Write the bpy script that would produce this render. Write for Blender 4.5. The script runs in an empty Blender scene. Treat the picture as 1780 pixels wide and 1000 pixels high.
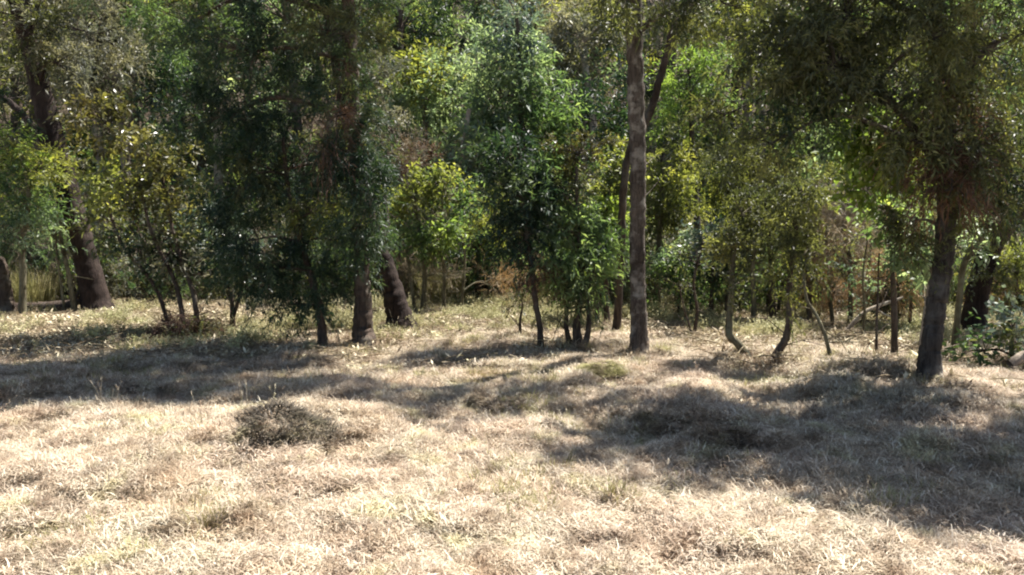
import bpy, math
import numpy as np
from mathutils import Vector

# ------------------------------------------------------------------ camera, sky, sun, exposure
SC = bpy.context.scene
COL = SC.collection
FPX, CX, CY = 1397.0, 890.0, 500.0          # focal length and centre in photo pixels (1780 x 1000)
PITCH = math.radians(5.4)
CAM_Z = 1.70
cam_data = bpy.data.cameras.new('camera')
cam_data.sensor_width = 36.0
cam_data.lens = 36.0 * FPX / 1780.0
cam_data.clip_start, cam_data.clip_end = 0.05, 2000.0
cam = bpy.data.objects.new('camera', cam_data)
cam.location = (0, 0, CAM_Z)
cam.rotation_euler = (math.radians(90) - PITCH, 0, 0)
COL.objects.link(cam)
SC.camera = cam

SUN_EL, SUN_AZ = math.radians(61.0), math.radians(50.0)      # azimuth from +Y towards +X
world = bpy.data.worlds.new('World')
SC.world = world
world.use_nodes = True
wn = world.node_tree
bg = wn.nodes['Background']
sky = wn.nodes.new('ShaderNodeTexSky')
sky.sky_type = 'NISHITA'
sky.sun_disc = False
sky.sun_elevation = SUN_EL
sky.sun_rotation = SUN_AZ
sky.air_density, sky.dust_density, sky.ozone_density = 1.0, 1.2, 1.0
wn.links.new(sky.outputs[0], bg.inputs[0])
bg.inputs[1].default_value = 0.06

sun_data = bpy.data.lights.new('sun', 'SUN')
sun_data.energy = 5.0
sun_data.angle = math.radians(0.53)
sun_data.color = (1.0, 0.955, 0.88)
sun = bpy.data.objects.new('sun', sun_data)
SDIR = Vector((math.sin(SUN_AZ) * math.cos(SUN_EL), math.cos(SUN_AZ) * math.cos(SUN_EL), math.sin(SUN_EL)))
sun.rotation_euler = (-SDIR).to_track_quat('-Z', 'Y').to_euler()
sun.location = SDIR * 60
COL.objects.link(sun)

SC.view_settings.view_transform = 'Standard'
SC.view_settings.look = 'None'
SC.view_settings.gamma = 1.0
SC.view_settings.use_curve_mapping = False
SC.view_settings.exposure = 1.8
SC.render.engine = 'CYCLES'
cy = SC.cycles
cy.max_bounces, cy.diffuse_bounces, cy.glossy_bounces, cy.transmission_bounces = 5, 3, 1, 4
cy.transparent_max_bounces = 8
cy.use_denoising = True
cy.filter_width = 2.1                        # the photograph is soft

RNG = np.random.default_rng(20240611)

# ------------------------------------------------------------------ small maths
def _hash(ix, iy, s):
    h = (ix.astype(np.int64) * 374761393 + iy.astype(np.int64) * 668265263 + s * 1442695041) & 0x7fffffff
    h = ((h ^ (h >> 13)) * 1274126177) & 0x7fffffff
    return ((h ^ (h >> 16)) & 0xffff) / 65535.0

def vnoise(x, y, s=0):
    x = np.asarray(x, float); y = np.asarray(y, float)
    ix, iy = np.floor(x), np.floor(y)
    fx, fy = x - ix, y - iy
    fx = fx * fx * (3 - 2 * fx); fy = fy * fy * (3 - 2 * fy)
    a, b = _hash(ix, iy, s), _hash(ix + 1, iy, s)
    c, d = _hash(ix, iy + 1, s), _hash(ix + 1, iy + 1, s)
    return (a * (1 - fx) + b * fx) * (1 - fy) + (c * (1 - fx) + d * fx) * fy

MOUNDS = []                                   # (x, y, radius, height), filled below

def ground_z(x, y):
    x = np.asarray(x, float); y = np.asarray(y, float)
    near = np.clip((11.5 - y) / 3.0, 0, 1)
    z = (vnoise(x / 1.9, y / 1.9, 1) - 0.5) * (0.08 + 0.14 * near) + (vnoise(x / 0.62, y / 0.62, 2) - 0.5) * (0.06 + 0.06 * near)
    z = z + (vnoise(x / 0.24, y / 0.24, 3) - 0.5) * (0.05 + 0.06 * near)
    t = np.maximum(y - 17.0 + 0.9 * np.sin(x * 0.35), 0.0)
    z = z + 0.40 * (np.sqrt(t * t + 6.0) - math.sqrt(6.0)) * np.minimum(1, t / 4)
    for mx, my, r, h in MOUNDS:
        z = z + h * np.exp(-((x - mx) ** 2 + (y - my) ** 2) / (r * r))
    return z

def ray(px, py):
    cx, c_y = (px - CX) / FPX, (CY - py) / FPX
    cp, sp = math.cos(PITCH), math.sin(PITCH)
    return np.array([cx, cp + c_y * sp, -sp + c_y * cp])

def at(px, py, d):
    """the point seen at photo pixel (px, py), d metres in front of the camera"""
    r = ray(px, py)
    return np.array([0, 0, CAM_Z]) + r * (d / r[1])

def hit(px, py):
    """where the line of sight through a photo pixel meets the ground"""
    r = ray(px, py)
    lo = None
    for t in np.arange(1.5, 60, 0.03):
        p = np.array([0, 0, CAM_Z]) + r * t
        if p[2] < ground_z(p[0], p[1]):
            return p
    return np.array([0, 0, CAM_Z]) + r * 40

for px, py, r, h in ((1190, 705, 0.55, 0.10), (1265, 745, 0.33, 0.10), (520, 688, 0.6, 0.10), (505, 735, 0.3, 0.06), (1060, 640, 0.5, 0.08)):
    k = 1.7 * FPX / (py - 368)
    MOUNDS.append(((px - CX) / FPX * k, k, r, h))

def nrm(v):
    return v / np.maximum(np.linalg.norm(v, axis=-1, keepdims=True), 1e-9)

# ------------------------------------------------------------------ object helpers
def tag(o, label=None, cat=None, group=None, kind=None):
    if label: o['label'] = label
    if cat: o['category'] = cat
    if group: o['group'] = group
    if kind: o['kind'] = kind
    return o

def empty(name, loc):
    o = bpy.data.objects.new(name, None)
    o.empty_display_size = 0.2
    o.location = loc
    COL.objects.link(o)
    return o

class MB:
    """collects quads, triangles with a tint and a material slot; build() links them as ONE mesh object"""
    def __init__(s):
        s.v, s.f, s.t, s.m, s.n, s.sm = [], [], [], [], 0, []
    def add(s, verts, faces, tint=0.5, mat=0, smooth=False):
        verts = np.asarray(verts, float).reshape(-1, 3)
        faces = np.asarray(faces, int)
        s.v.append(verts); s.f.append(faces + s.n); s.n += len(verts)
        s.t.append(np.broadcast_to(np.asarray(tint, float), (len(faces),)).copy())
        s.m.append(np.full(len(faces), mat)); s.sm.append(np.full(len(faces), smooth))
    def mesh(s, name, mats, off=(0, 0, 0)):
        me = bpy.data.meshes.new(name)
        v = np.concatenate(s.v) - np.asarray(off)
        me.vertices.add(len(v)); me.vertices.foreach_set('co', v.astype(np.float32).ravel())
        counts = np.concatenate([np.full(len(f), f.shape[1]) for f in s.f])
        loops = np.concatenate([f.ravel() for f in s.f])
        me.loops.add(len(loops)); me.loops.foreach_set('vertex_index', loops.astype(np.int32))
        me.polygons.add(len(counts))
        me.polygons.foreach_set('loop_start', (np.cumsum(counts) - counts).astype(np.int32))
        me.polygons.foreach_set('material_index', np.concatenate(s.m).astype(np.int32))
        me.polygons.foreach_set('use_smooth', np.concatenate(s.sm))
        a = me.attributes.new('tint', 'FLOAT', 'FACE')
        a.data.foreach_set('value', np.concatenate(s.t).astype(np.float32))
        me.update(calc_edges=True)
        for m in mats: me.materials.append(m)
        return me
    def build(s, name, mats, parent=None, off=(0, 0, 0)):
        if not isinstance(mats, (list, tuple)): mats = [mats]
        o = bpy.data.objects.new(name, s.mesh(name, mats, off))
        COL.objects.link(o)
        if parent: o.parent = parent
        return o

def smooth_line(pts, rad, k=6):
    pts = np.asarray(pts, float); rad = np.asarray(rad, float)
    if len(pts) < 2: return pts, rad
    P = np.vstack([2 * pts[0] - pts[1], pts, 2 * pts[-1] - pts[-2]])
    out, ro = [], []
    for i in range(len(pts) - 1):
        p0, p1, p2, p3 = P[i:i + 4]
        for t in np.arange(k) / k:
            out.append(0.5 * (2 * p1 + (p2 - p0) * t + (2 * p0 - 5 * p1 + 4 * p2 - p3) * t * t + (3 * p1 - p0 - 3 * p2 + p3) * t ** 3))
            ro.append(rad[i] * (1 - t) + rad[i + 1] * t)
    out.append(pts[-1]); ro.append(rad[-1])
    return np.array(out), np.array(ro)

def tube(mb, pts, rad, n=8, mat=0, rough=0.0, tint=0.5, cap=True):
    pts = np.asarray(pts, float); rad = np.asarray(rad, float)
    m = len(pts)
    tg = nrm(np.gradient(pts, axis=0))
    ref = np.array([0.31, 0.95, 0.05]) if abs(tg[0][2]) > 0.6 else np.array([0.1, 0.05, 1.0])
    u = nrm(np.cross(tg, ref)); w = np.cross(tg, u)
    a = np.arange(n) / n * 2 * np.pi
    R = rad[:, None] * np.ones((1, n))
    if rough:
        R = R * (1 + rough * (RNG.random((m, n)) - 0.5) + rough * 0.8 * (RNG.random((1, n)) - 0.5))
    v = pts[:, None] + R[..., None] * (np.cos(a)[None, :, None] * u[:, None] + np.sin(a)[None, :, None] * w[:, None])
    i = np.arange(m - 1)[:, None] * n; j = np.arange(n)[None]; j2 = (j + 1) % n
    f = np.stack([i + j, i + j2, i + n + j2, i + n + j], -1).reshape(-1, 4)
    mb.add(v, f, tint, mat, True)
    if cap:
        c = pts[-1] + tg[-1] * rad[-1] * 0.3
        ring = v[-1]
        vv = np.vstack([ring, c]); jj = np.arange(n)
        mb.add(vv, np.stack([jj, (jj + 1) % n, np.full(n, n)], -1), tint, mat, False)

# ------------------------------------------------------------------ materials
def mat_new(name):
    m = bpy.data.materials.new(name); m.use_nodes = True
    nt = m.node_tree; nt.nodes.clear()
    out = nt.nodes.new('ShaderNodeOutputMaterial')
    return m, nt, nt.nodes, nt.links, out

def ramp(nt, fac, stops):
    r = nt.nodes.new('ShaderNodeValToRGB')
    e = r.color_ramp.elements
    while len(e) < len(stops): e.new(0.5)
    for el, (p, c) in zip(e, stops):
        el.position = p; el.color = (*c, 1)
    if fac is not None: nt.links.new(fac, r.inputs[0])
    return r.outputs[0]

def noise_tex(nt, scale, detail=4, rough=0.6, vec=None):
    t = nt.nodes.new('ShaderNodeTexNoise')
    t.inputs['Scale'].default_value = scale; t.inputs['Detail'].default_value = detail; t.inputs['Roughness'].default_value = rough
    if vec is not None: nt.links.new(vec, t.inputs['Vector'])
    return t.outputs['Fac']

def mixc(nt, fac, a, b, mode='MIX'):
    m = nt.nodes.new('ShaderNodeMix'); m.data_type = 'RGBA'; m.blend_type = mode
    for val, idx in ((fac, 0), (a, 6), (b, 7)):
        if hasattr(val, 'links'): nt.links.new(val, m.inputs[idx])
        else: m.inputs[idx].default_value = val if idx == 0 else (*val, 1)
    return m.outputs[2]

LEAFM = {}
def leaf_mat(name, c0, c1, c2, trans=0.42, rough=0.5, tcol=(2.1, 2.15, 0.95), spec=0.36):
    if name in LEAFM: return LEAFM[name]
    m, nt, N, L, out = mat_new('leaf_' + name)
    at_ = N.new('ShaderNodeAttribute'); at_.attribute_name = 'tint'
    col = ramp(nt, at_.outputs['Fac'], [(0.0, c0), (0.5, c1), (1.0, c2)])
    geo = N.new('ShaderNodeNewGeometry')
    patch = noise_tex(nt, 1.7, 2, 0.5, geo.outputs['Position'])
    col = mixc(nt, 1.0, col, ramp(nt, patch, [(0.35, (0.72, 0.78, 0.85)), (0.65, (1.22, 1.15, 0.95))]), 'MULTIPLY')
    p = N.new('ShaderNodeBsdfPrincipled')
    p.inputs['Roughness'].default_value = rough; p.inputs['Specular IOR Level'].default_value = spec
    L.new(col, p.inputs['Base Color'])
    tr = N.new('ShaderNodeBsdfTranslucent')
    L.new(mixc(nt, 1.0, col, tcol, 'MULTIPLY'), tr.inputs['Color'])
    mx = N.new('ShaderNodeMixShader'); mx.inputs[0].default_value = trans
    L.new(p.outputs[0], mx.inputs[1]); L.new(tr.outputs[0], mx.inputs[2]); L.new(mx.outputs[0], out.inputs[0])
    LEAFM[name] = m
    return m

DARKGREEN = leaf_mat('dark_green', (0.008, 0.019, 0.014), (0.021, 0.042, 0.027), (0.085, 0.115, 0.072), 0.32)
OLIVE = leaf_mat('olive', (0.026, 0.03, 0.017), (0.066, 0.074, 0.038), (0.18, 0.185, 0.10), 0.4)
MIDGREEN = leaf_mat('mid_green', (0.026, 0.05, 0.03), (0.08, 0.124, 0.066), (0.20, 0.25, 0.155), 0.5)
YELLOWGREEN = leaf_mat('yellow_green', (0.05, 0.06, 0.025), (0.15, 0.162, 0.055), (0.31, 0.305, 0.14), 0.5)
BRIGHTGREEN = leaf_mat('bright_green', (0.05, 0.085, 0.026), (0.12, 0.18, 0.055), (0.25, 0.30, 0.12), 0.5)
GREYGREEN = leaf_mat('grey_green', (0.06, 0.062, 0.05), (0.15, 0.15, 0.115), (0.3, 0.29, 0.24), 0.34, 0.5, (1.4, 1.4, 0.9))
PALEGREEN = leaf_mat('pale_green', (0.045, 0.075, 0.05), (0.16, 0.205, 0.145), (0.36, 0.40, 0.30), 0.46, 0.5, (1.7, 1.85, 1.0))
BLUEGREEN = leaf_mat('blue_green', (0.04, 0.065, 0.058), (0.10, 0.14, 0.12), (0.25, 0.28, 0.25), 0.3, 0.35, (1.3, 1.4, 0.9), 0.6)
LIME = leaf_mat('lime_green', (0.06, 0.09, 0.028), (0.13, 0.18, 0.055), (0.28, 0.32, 0.14), 0.46)
BRONZE = leaf_mat('bronze', (0.042, 0.036, 0.022), (0.10, 0.098, 0.045), (0.25, 0.24, 0.14), 0.40, 0.35, (1.7, 1.7, 0.7), 0.5)
DEADRED = leaf_mat('dead_red', (0.05, 0.03, 0.025), (0.11, 0.065, 0.048), (0.22, 0.14, 0.095), 0.3, 0.6, (1.4, 1.2, 0.8), 0.2)
DRYTWIG = leaf_mat('dry_twig', (0.11, 0.086, 0.065), (0.22, 0.18, 0.135), (0.38, 0.33, 0.26), 0.2, 0.7, (1.2, 1.1, 0.9), 0.2)
TAWNY = leaf_mat('tawny', (0.15, 0.095, 0.055), (0.28, 0.19, 0.115), (0.45, 0.35, 0.23), 0.3, 0.7, (1.2, 1.1, 0.8), 0.15)

BARKM = {}
def bark_mat(name, dark, light, patch, scale=9.0):
    m, nt, N, L, out = mat_new('bark_' + name)
    tc = N.new('ShaderNodeTexCoord')
    mp = N.new('ShaderNodeMapping'); mp.inputs['Scale'].default_value = (1, 1, 0.16)
    L.new(tc.outputs['Object'], mp.inputs[0])
    a = noise_tex(nt, scale * 3.2, 6, 0.7, mp.outputs[0])
    b = noise_tex(nt, scale * 0.45, 4, 0.6, tc.outputs['Object'])
    mp2 = N.new('ShaderNodeMapping'); mp2.inputs['Scale'].default_value = (0.6, 0.6, 3.0)
    L.new(tc.outputs['Object'], mp2.inputs[0])
    c_ = noise_tex(nt, scale * 0.8, 3, 0.6, mp2.outputs[0])
    e_ = noise_tex(nt, 1.3, 3, 0.6, tc.outputs['Object'])
    col = ramp(nt, a, [(0.32, dark), (0.62, light)])
    col = mixc(nt, ramp(nt, b, [(0.5, (0, 0, 0)), (0.66, (0.8, 0.8, 0.8))]), col, patch)
    col = mixc(nt, ramp(nt, c_, [(0.6, (0, 0, 0)), (0.7, (0.5, 0.5, 0.5))]), col, dark)
    col = mixc(nt, 1.0, col, ramp(nt, e_, [(0.36, (0.52, 0.49, 0.48)), (0.62, (1.3, 1.3, 1.27))]), 'MULTIPLY')
    p = N.new('ShaderNodeBsdfPrincipled'); p.inputs['Roughness'].default_value = 0.9
    p.inputs['Specular IOR Level'].default_value = 0.15
    L.new(col, p.inputs['Base Color'])
    bp = N.new('ShaderNodeBump'); bp.inputs['Strength'].default_value = 0.9; bp.inputs['Distance'].default_value = 0.03
    L.new(a, bp.inputs['Height']); L.new(bp.outputs[0], p.inputs['Normal'])
    L.new(p.outputs[0], out.inputs[0])
    BARKM[name] = m
    return m
B_GREY = bark_mat('grey_brown', (0.027, 0.022, 0.019), (0.13, 0.112, 0.097), (0.225, 0.21, 0.19))
B_BLACK = bark_mat('blackish', (0.012, 0.009, 0.008), (0.042, 0.029, 0.025), (0.065, 0.05, 0.042))
B_DARK = bark_mat('dark_brown', (0.03, 0.022, 0.018), (0.10, 0.075, 0.06), (0.13, 0.115, 0.095))
B_MOTTLE = bark_mat('mottled', (0.028, 0.021, 0.017), (0.12, 0.098, 0.083), (0.30, 0.275, 0.245), 15.0)
B_ASH = bark_mat('ash_dark', (0.02, 0.017, 0.015), (0.085, 0.074, 0.066), (0.135, 0.125, 0.112))
B_RED = bark_mat('red_brown', (0.03, 0.016, 0.013), (0.11, 0.06, 0.045), (0.15, 0.095, 0.075))
B_OLIVE = bark_mat('olive_grey', (0.05, 0.045, 0.03), (0.17, 0.15, 0.10), (0.21, 0.21, 0.15))
B_PALE = bark_mat('pale_weathered', (0.16, 0.13, 0.10), (0.40, 0.34, 0.28), (0.46, 0.42, 0.36))

def grass_mat(name, stops, patch_a, patch_b, trans=0.3):
    m, nt, N, L, out = mat_new('grass_' + name)
    at_ = N.new('ShaderNodeAttribute'); at_.attribute_name = 'tint'
    oi = N.new('ShaderNodeObjectInfo')
    geo = N.new('ShaderNodeNewGeometry')
    col = ramp(nt, at_.outputs['Fac'], stops)
    pn = noise_tex(nt, 0.9, 4, 0.65, geo.outputs['Position'])
    col = mixc(nt, 1.0, col, ramp(nt, pn, [(0.36, patch_a), (0.64, patch_b)]), 'MULTIPLY')
    br = noise_tex(nt, 2.3, 4, 0.65, geo.outputs['Position'])
    col = mixc(nt, 1.0, col, ramp(nt, br, [(0.27, (0.62, 0.48, 0.38)), (0.38, (1.0, 0.95, 0.88)), (0.55, (1.0, 1.0, 1.0)), (0.66, (0.95, 0.99, 0.78))]), 'MULTIPLY')
    pn2 = noise_tex(nt, 4.5, 3, 0.6, geo.outputs['Position'])
    col = mixc(nt, 1.0, col, ramp(nt, pn2, [(0.32, (0.55, 0.50, 0.46)), (0.52, (1.08, 1.07, 1.05))]), 'MULTIPLY')
    p = N.new('ShaderNodeBsdfPrincipled'); p.inputs['Roughness'].default_value = 0.6
    p.inputs['Specular IOR Level'].default_value = 0.25
    L.new(col, p.inputs['Base Color'])
    tr = N.new('ShaderNodeBsdfTranslucent'); L.new(col, tr.inputs['Color'])
    mx = N.new('ShaderNodeMixShader'); mx.inputs[0].default_value = trans
    L.new(p.outputs[0], mx.inputs[1]); L.new(tr.outputs[0], mx.inputs[2]); L.new(mx.outputs[0], out.inputs[0])
    return m
G_HAY = grass_mat('hay', [(0, (0.176, 0.131, 0.101)), (0.3, (0.378, 0.323, 0.268)), (0.75, (0.537, 0.493, 0.431)), (1, (0.722, 0.698, 0.642))], (1.0, 0.91, 0.83), (1.04, 1.02, 0.92))
G_GREEN = grass_mat('green', [(0, (0.128, 0.119, 0.051)), (0.4, (0.246, 0.238, 0.093)), (1, (0.442, 0.416, 0.238))], (0.9, 0.9, 0.9), (1.1, 1.08, 1.0), 0.4)
G_DEAD = grass_mat('dead', [(0, (0.085, 0.060, 0.043)), (0.5, (0.187, 0.140, 0.098)), (1, (0.391, 0.323, 0.230))], (0.9, 0.9, 0.9), (1.05, 1.05, 1.0), 0.2)
G_TUSSOCK = grass_mat('tussock', [(0, (0.03, 0.026, 0.021)), (0.5, (0.075, 0.064, 0.051)), (1, (0.21, 0.18, 0.14))], (0.9, 0.9, 0.9), (1.05, 1.05, 1.0), 0.25)  # blade colours darkened to carry the shade on the mound's near side
L_LITTER = grass_mat('litter', [(0, (0.15, 0.11, 0.075)), (0.4, (0.35, 0.30, 0.205)), (1, (0.66, 0.61, 0.48))], (0.9, 0.88, 0.85), (1.1, 1.1, 1.05), 0.15)
L_HERB = grass_mat('herb', [(0, (0.17, 0.165, 0.085)), (0.5, (0.37, 0.36, 0.21)), (1, (0.64, 0.62, 0.45))], (0.95, 0.97, 0.95), (1.1, 1.08, 1.0), 0.4)

# ------------------------------------------------------------------ the ground: one sheet out to the horizon
def axis(lo, hi, step, far, k=1.25):
    a = list(np.arange(lo, hi + 1e-6, step)); s = step
    while a[-1] < far: s *= k; a.append(a[-1] + s)
    s = step
    while a[0] > -far: s *= k; a.insert(0, a[0] - s)
    return np.array(a)
gx, gy = axis(-9, 9, 0.07, 400), axis(2.0, 18.5, 0.07, 400)
X, Y = np.meshgrid(gx, gy)
Z = ground_z(X, np.minimum(Y, 90.0))
nx, ny = len(gx), len(gy)
ii = (np.arange(ny - 1)[:, None] * nx + np.arange(nx - 1)[None]).ravel()
gm = MB()
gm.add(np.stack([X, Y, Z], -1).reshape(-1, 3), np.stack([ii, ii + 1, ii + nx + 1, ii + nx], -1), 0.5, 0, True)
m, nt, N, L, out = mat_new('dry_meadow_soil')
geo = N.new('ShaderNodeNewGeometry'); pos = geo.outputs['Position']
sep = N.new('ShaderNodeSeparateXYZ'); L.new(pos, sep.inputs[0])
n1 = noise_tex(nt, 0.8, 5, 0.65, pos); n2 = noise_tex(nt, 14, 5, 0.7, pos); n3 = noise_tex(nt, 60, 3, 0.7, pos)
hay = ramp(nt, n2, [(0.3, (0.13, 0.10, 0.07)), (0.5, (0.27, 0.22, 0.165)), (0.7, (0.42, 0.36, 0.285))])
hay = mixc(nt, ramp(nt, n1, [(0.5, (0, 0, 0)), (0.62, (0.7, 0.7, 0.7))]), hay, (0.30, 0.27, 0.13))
soil = ramp(nt, n3, [(0.3, (0.022, 0.016, 0.011)), (0.55, (0.055, 0.04, 0.028)), (0.75, (0.12, 0.09, 0.065))])  # woodland soil, darkened further to paint shade into the gaps between trees
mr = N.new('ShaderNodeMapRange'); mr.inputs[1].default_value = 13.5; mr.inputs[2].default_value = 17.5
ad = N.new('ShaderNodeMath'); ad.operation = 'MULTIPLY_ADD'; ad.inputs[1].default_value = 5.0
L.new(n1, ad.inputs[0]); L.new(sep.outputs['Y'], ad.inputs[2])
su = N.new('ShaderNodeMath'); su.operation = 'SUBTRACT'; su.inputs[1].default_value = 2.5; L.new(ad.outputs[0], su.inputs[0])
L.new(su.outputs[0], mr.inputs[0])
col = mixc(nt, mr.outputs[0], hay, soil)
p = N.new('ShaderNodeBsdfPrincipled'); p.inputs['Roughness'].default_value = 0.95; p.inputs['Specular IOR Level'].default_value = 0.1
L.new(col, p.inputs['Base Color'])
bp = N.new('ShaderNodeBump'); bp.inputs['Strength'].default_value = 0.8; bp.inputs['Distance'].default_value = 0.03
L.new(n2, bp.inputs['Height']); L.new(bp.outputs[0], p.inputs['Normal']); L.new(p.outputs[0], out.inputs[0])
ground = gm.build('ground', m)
tag(ground, 'uneven meadow ground of dry soil rising into the wooded hillside', 'ground', kind='structure')

# ------------------------------------------------------------------ leaves
#            clump r, twigs, leaves/twig, length, width, droop, up bias, spread
KIND = {
    'needle': (0.29, 10, 20, 0.085, 0.013, 0.28, 0.15, 0.65),
    'needle_far': (0.52, 9, 17, 0.16, 0.028, 0.3, 0.10, 0.6),
    'feather': (0.32, 8, 14, 0.092, 0.024, 0.25, 0.35, 0.6),
    'feather_far': (0.60, 8, 16, 0.16, 0.040, 0.25, 0.3, 0.6),
    'broad': (0.26, 6, 9, 0.092, 0.043, 0.20, 0.30, 0.8),
    'broad_far': (0.52, 7, 12, 0.14, 0.062, 0.20, 0.25, 0.8),
    'small': (0.22, 8, 13, 0.050, 0.024, 0.10, 0.30, 0.8),
    'weep': (0.27, 10, 17, 0.066, 0.017, 0.35, 0.05, 0.65),
    'dead': (0.30, 8, 13, 0.13, 0.008, 0.5, 0.0, 0.35),
    'twig': (0.34, 9, 9, 0.17, 0.007, 0.05, 0.35, 0.45),
}

def leaves_at(mb, C, out_dir, kind, mat=0, tint_c=None, scale=1.0, dens=1.0):
    r, T, K, ll, lw, droop, up, spread = KIND[kind]
    K = max(3, int(K * dens * (1.0 if kind in ('twig', 'dead', 'small') else 0.85 if kind in ('needle', 'weep') else 0.68)))
    M = len(C)
    if not M: return
    rs = r * scale * (0.6 + 0.8 * RNG.random((M, 1, 1)))
    td = RNG.normal(size=(M, T, 3)) + out_dir[:, None] * 0.9
    td[..., 2] += up * 1.6
    td = nrm(td)
    t = (np.arange(K) + RNG.random((M, T, K)) * 0.9 + 0.2) / K
    p = C[:, None, None] + td[:, :, None] * (t * rs)[..., None]
    p[..., 2] -= droop * rs * t * t * 0.9
    d = td[:, :, None] * 0.7 + RNG.normal(size=(M, T, K, 3)) * spread
    d[..., 2] -= droop * (0.5 + t)
    d = nrm(d)
    s = nrm(np.cross(d, RNG.normal(size=d.shape) * 0.75 + np.array([0, 0, 1.0])))
    nn = np.cross(s, d)
    ln = ll * scale * (0.6 + 0.75 * RNG.random(t.shape))[..., None]
    wd = lw * scale * (0.65 + 0.7 * RNG.random(t.shape))[..., None]
    b = p
    l1 = p + d * ln * 0.45 - s * wd * 0.5 + nn * ln * 0.05
    r1 = p + d * ln * 0.45 + s * wd * 0.5 + nn * ln * 0.05
    tp = p + d * ln + np.array([0, 0, -0.12]) * ln
    V = np.stack([b, r1, tp, l1], -2).reshape(-1, 3)
    n = M * T * K
    F = np.arange(n * 4).reshape(-1, 4)
    tc = (RNG.random(M) if tint_c is None else tint_c)[:, None, None]
    tint = np.clip(0.72 * tc + 0.2 * RNG.random((M, T, 1)) + 0.38 * RNG.random((M, T, K)) - 0.18, 0, 1).ravel()
    mb.add(V, F, tint, mat)

def blob_clumps(c, rad, n):
    q = nrm(RNG.normal(size=(n, 3)))
    rr = RNG.random((n, 1)) ** 0.42
    q = q * rr
    # a lumpy outline: radius varies with the direction
    lump = 0.78 + 0.5 * vnoise(q[:, 0] * 2.3 + c[0], q[:, 2] * 2.3 + q[:, 1] * 1.7 + c[2], 7)
    C = c + q * rad * lump[:, None]
    return C, nrm(q * np.array([1, 1, 1]) + 1e-6)

def to_world(line, d, grounded):
    pts, rr = [], []
    for e in line:
        dd = d + (e[3] if len(e) > 3 else 0)
        pts.append(at(e[0], e[1], dd)); rr.append(e[2] * dd / FPX)
    pts = np.array(pts)
    if grounded:
        pts[0][2] = float(ground_z(pts[0][0], pts[0][1])) - 0.06
    return pts, np.array(rr)

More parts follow.
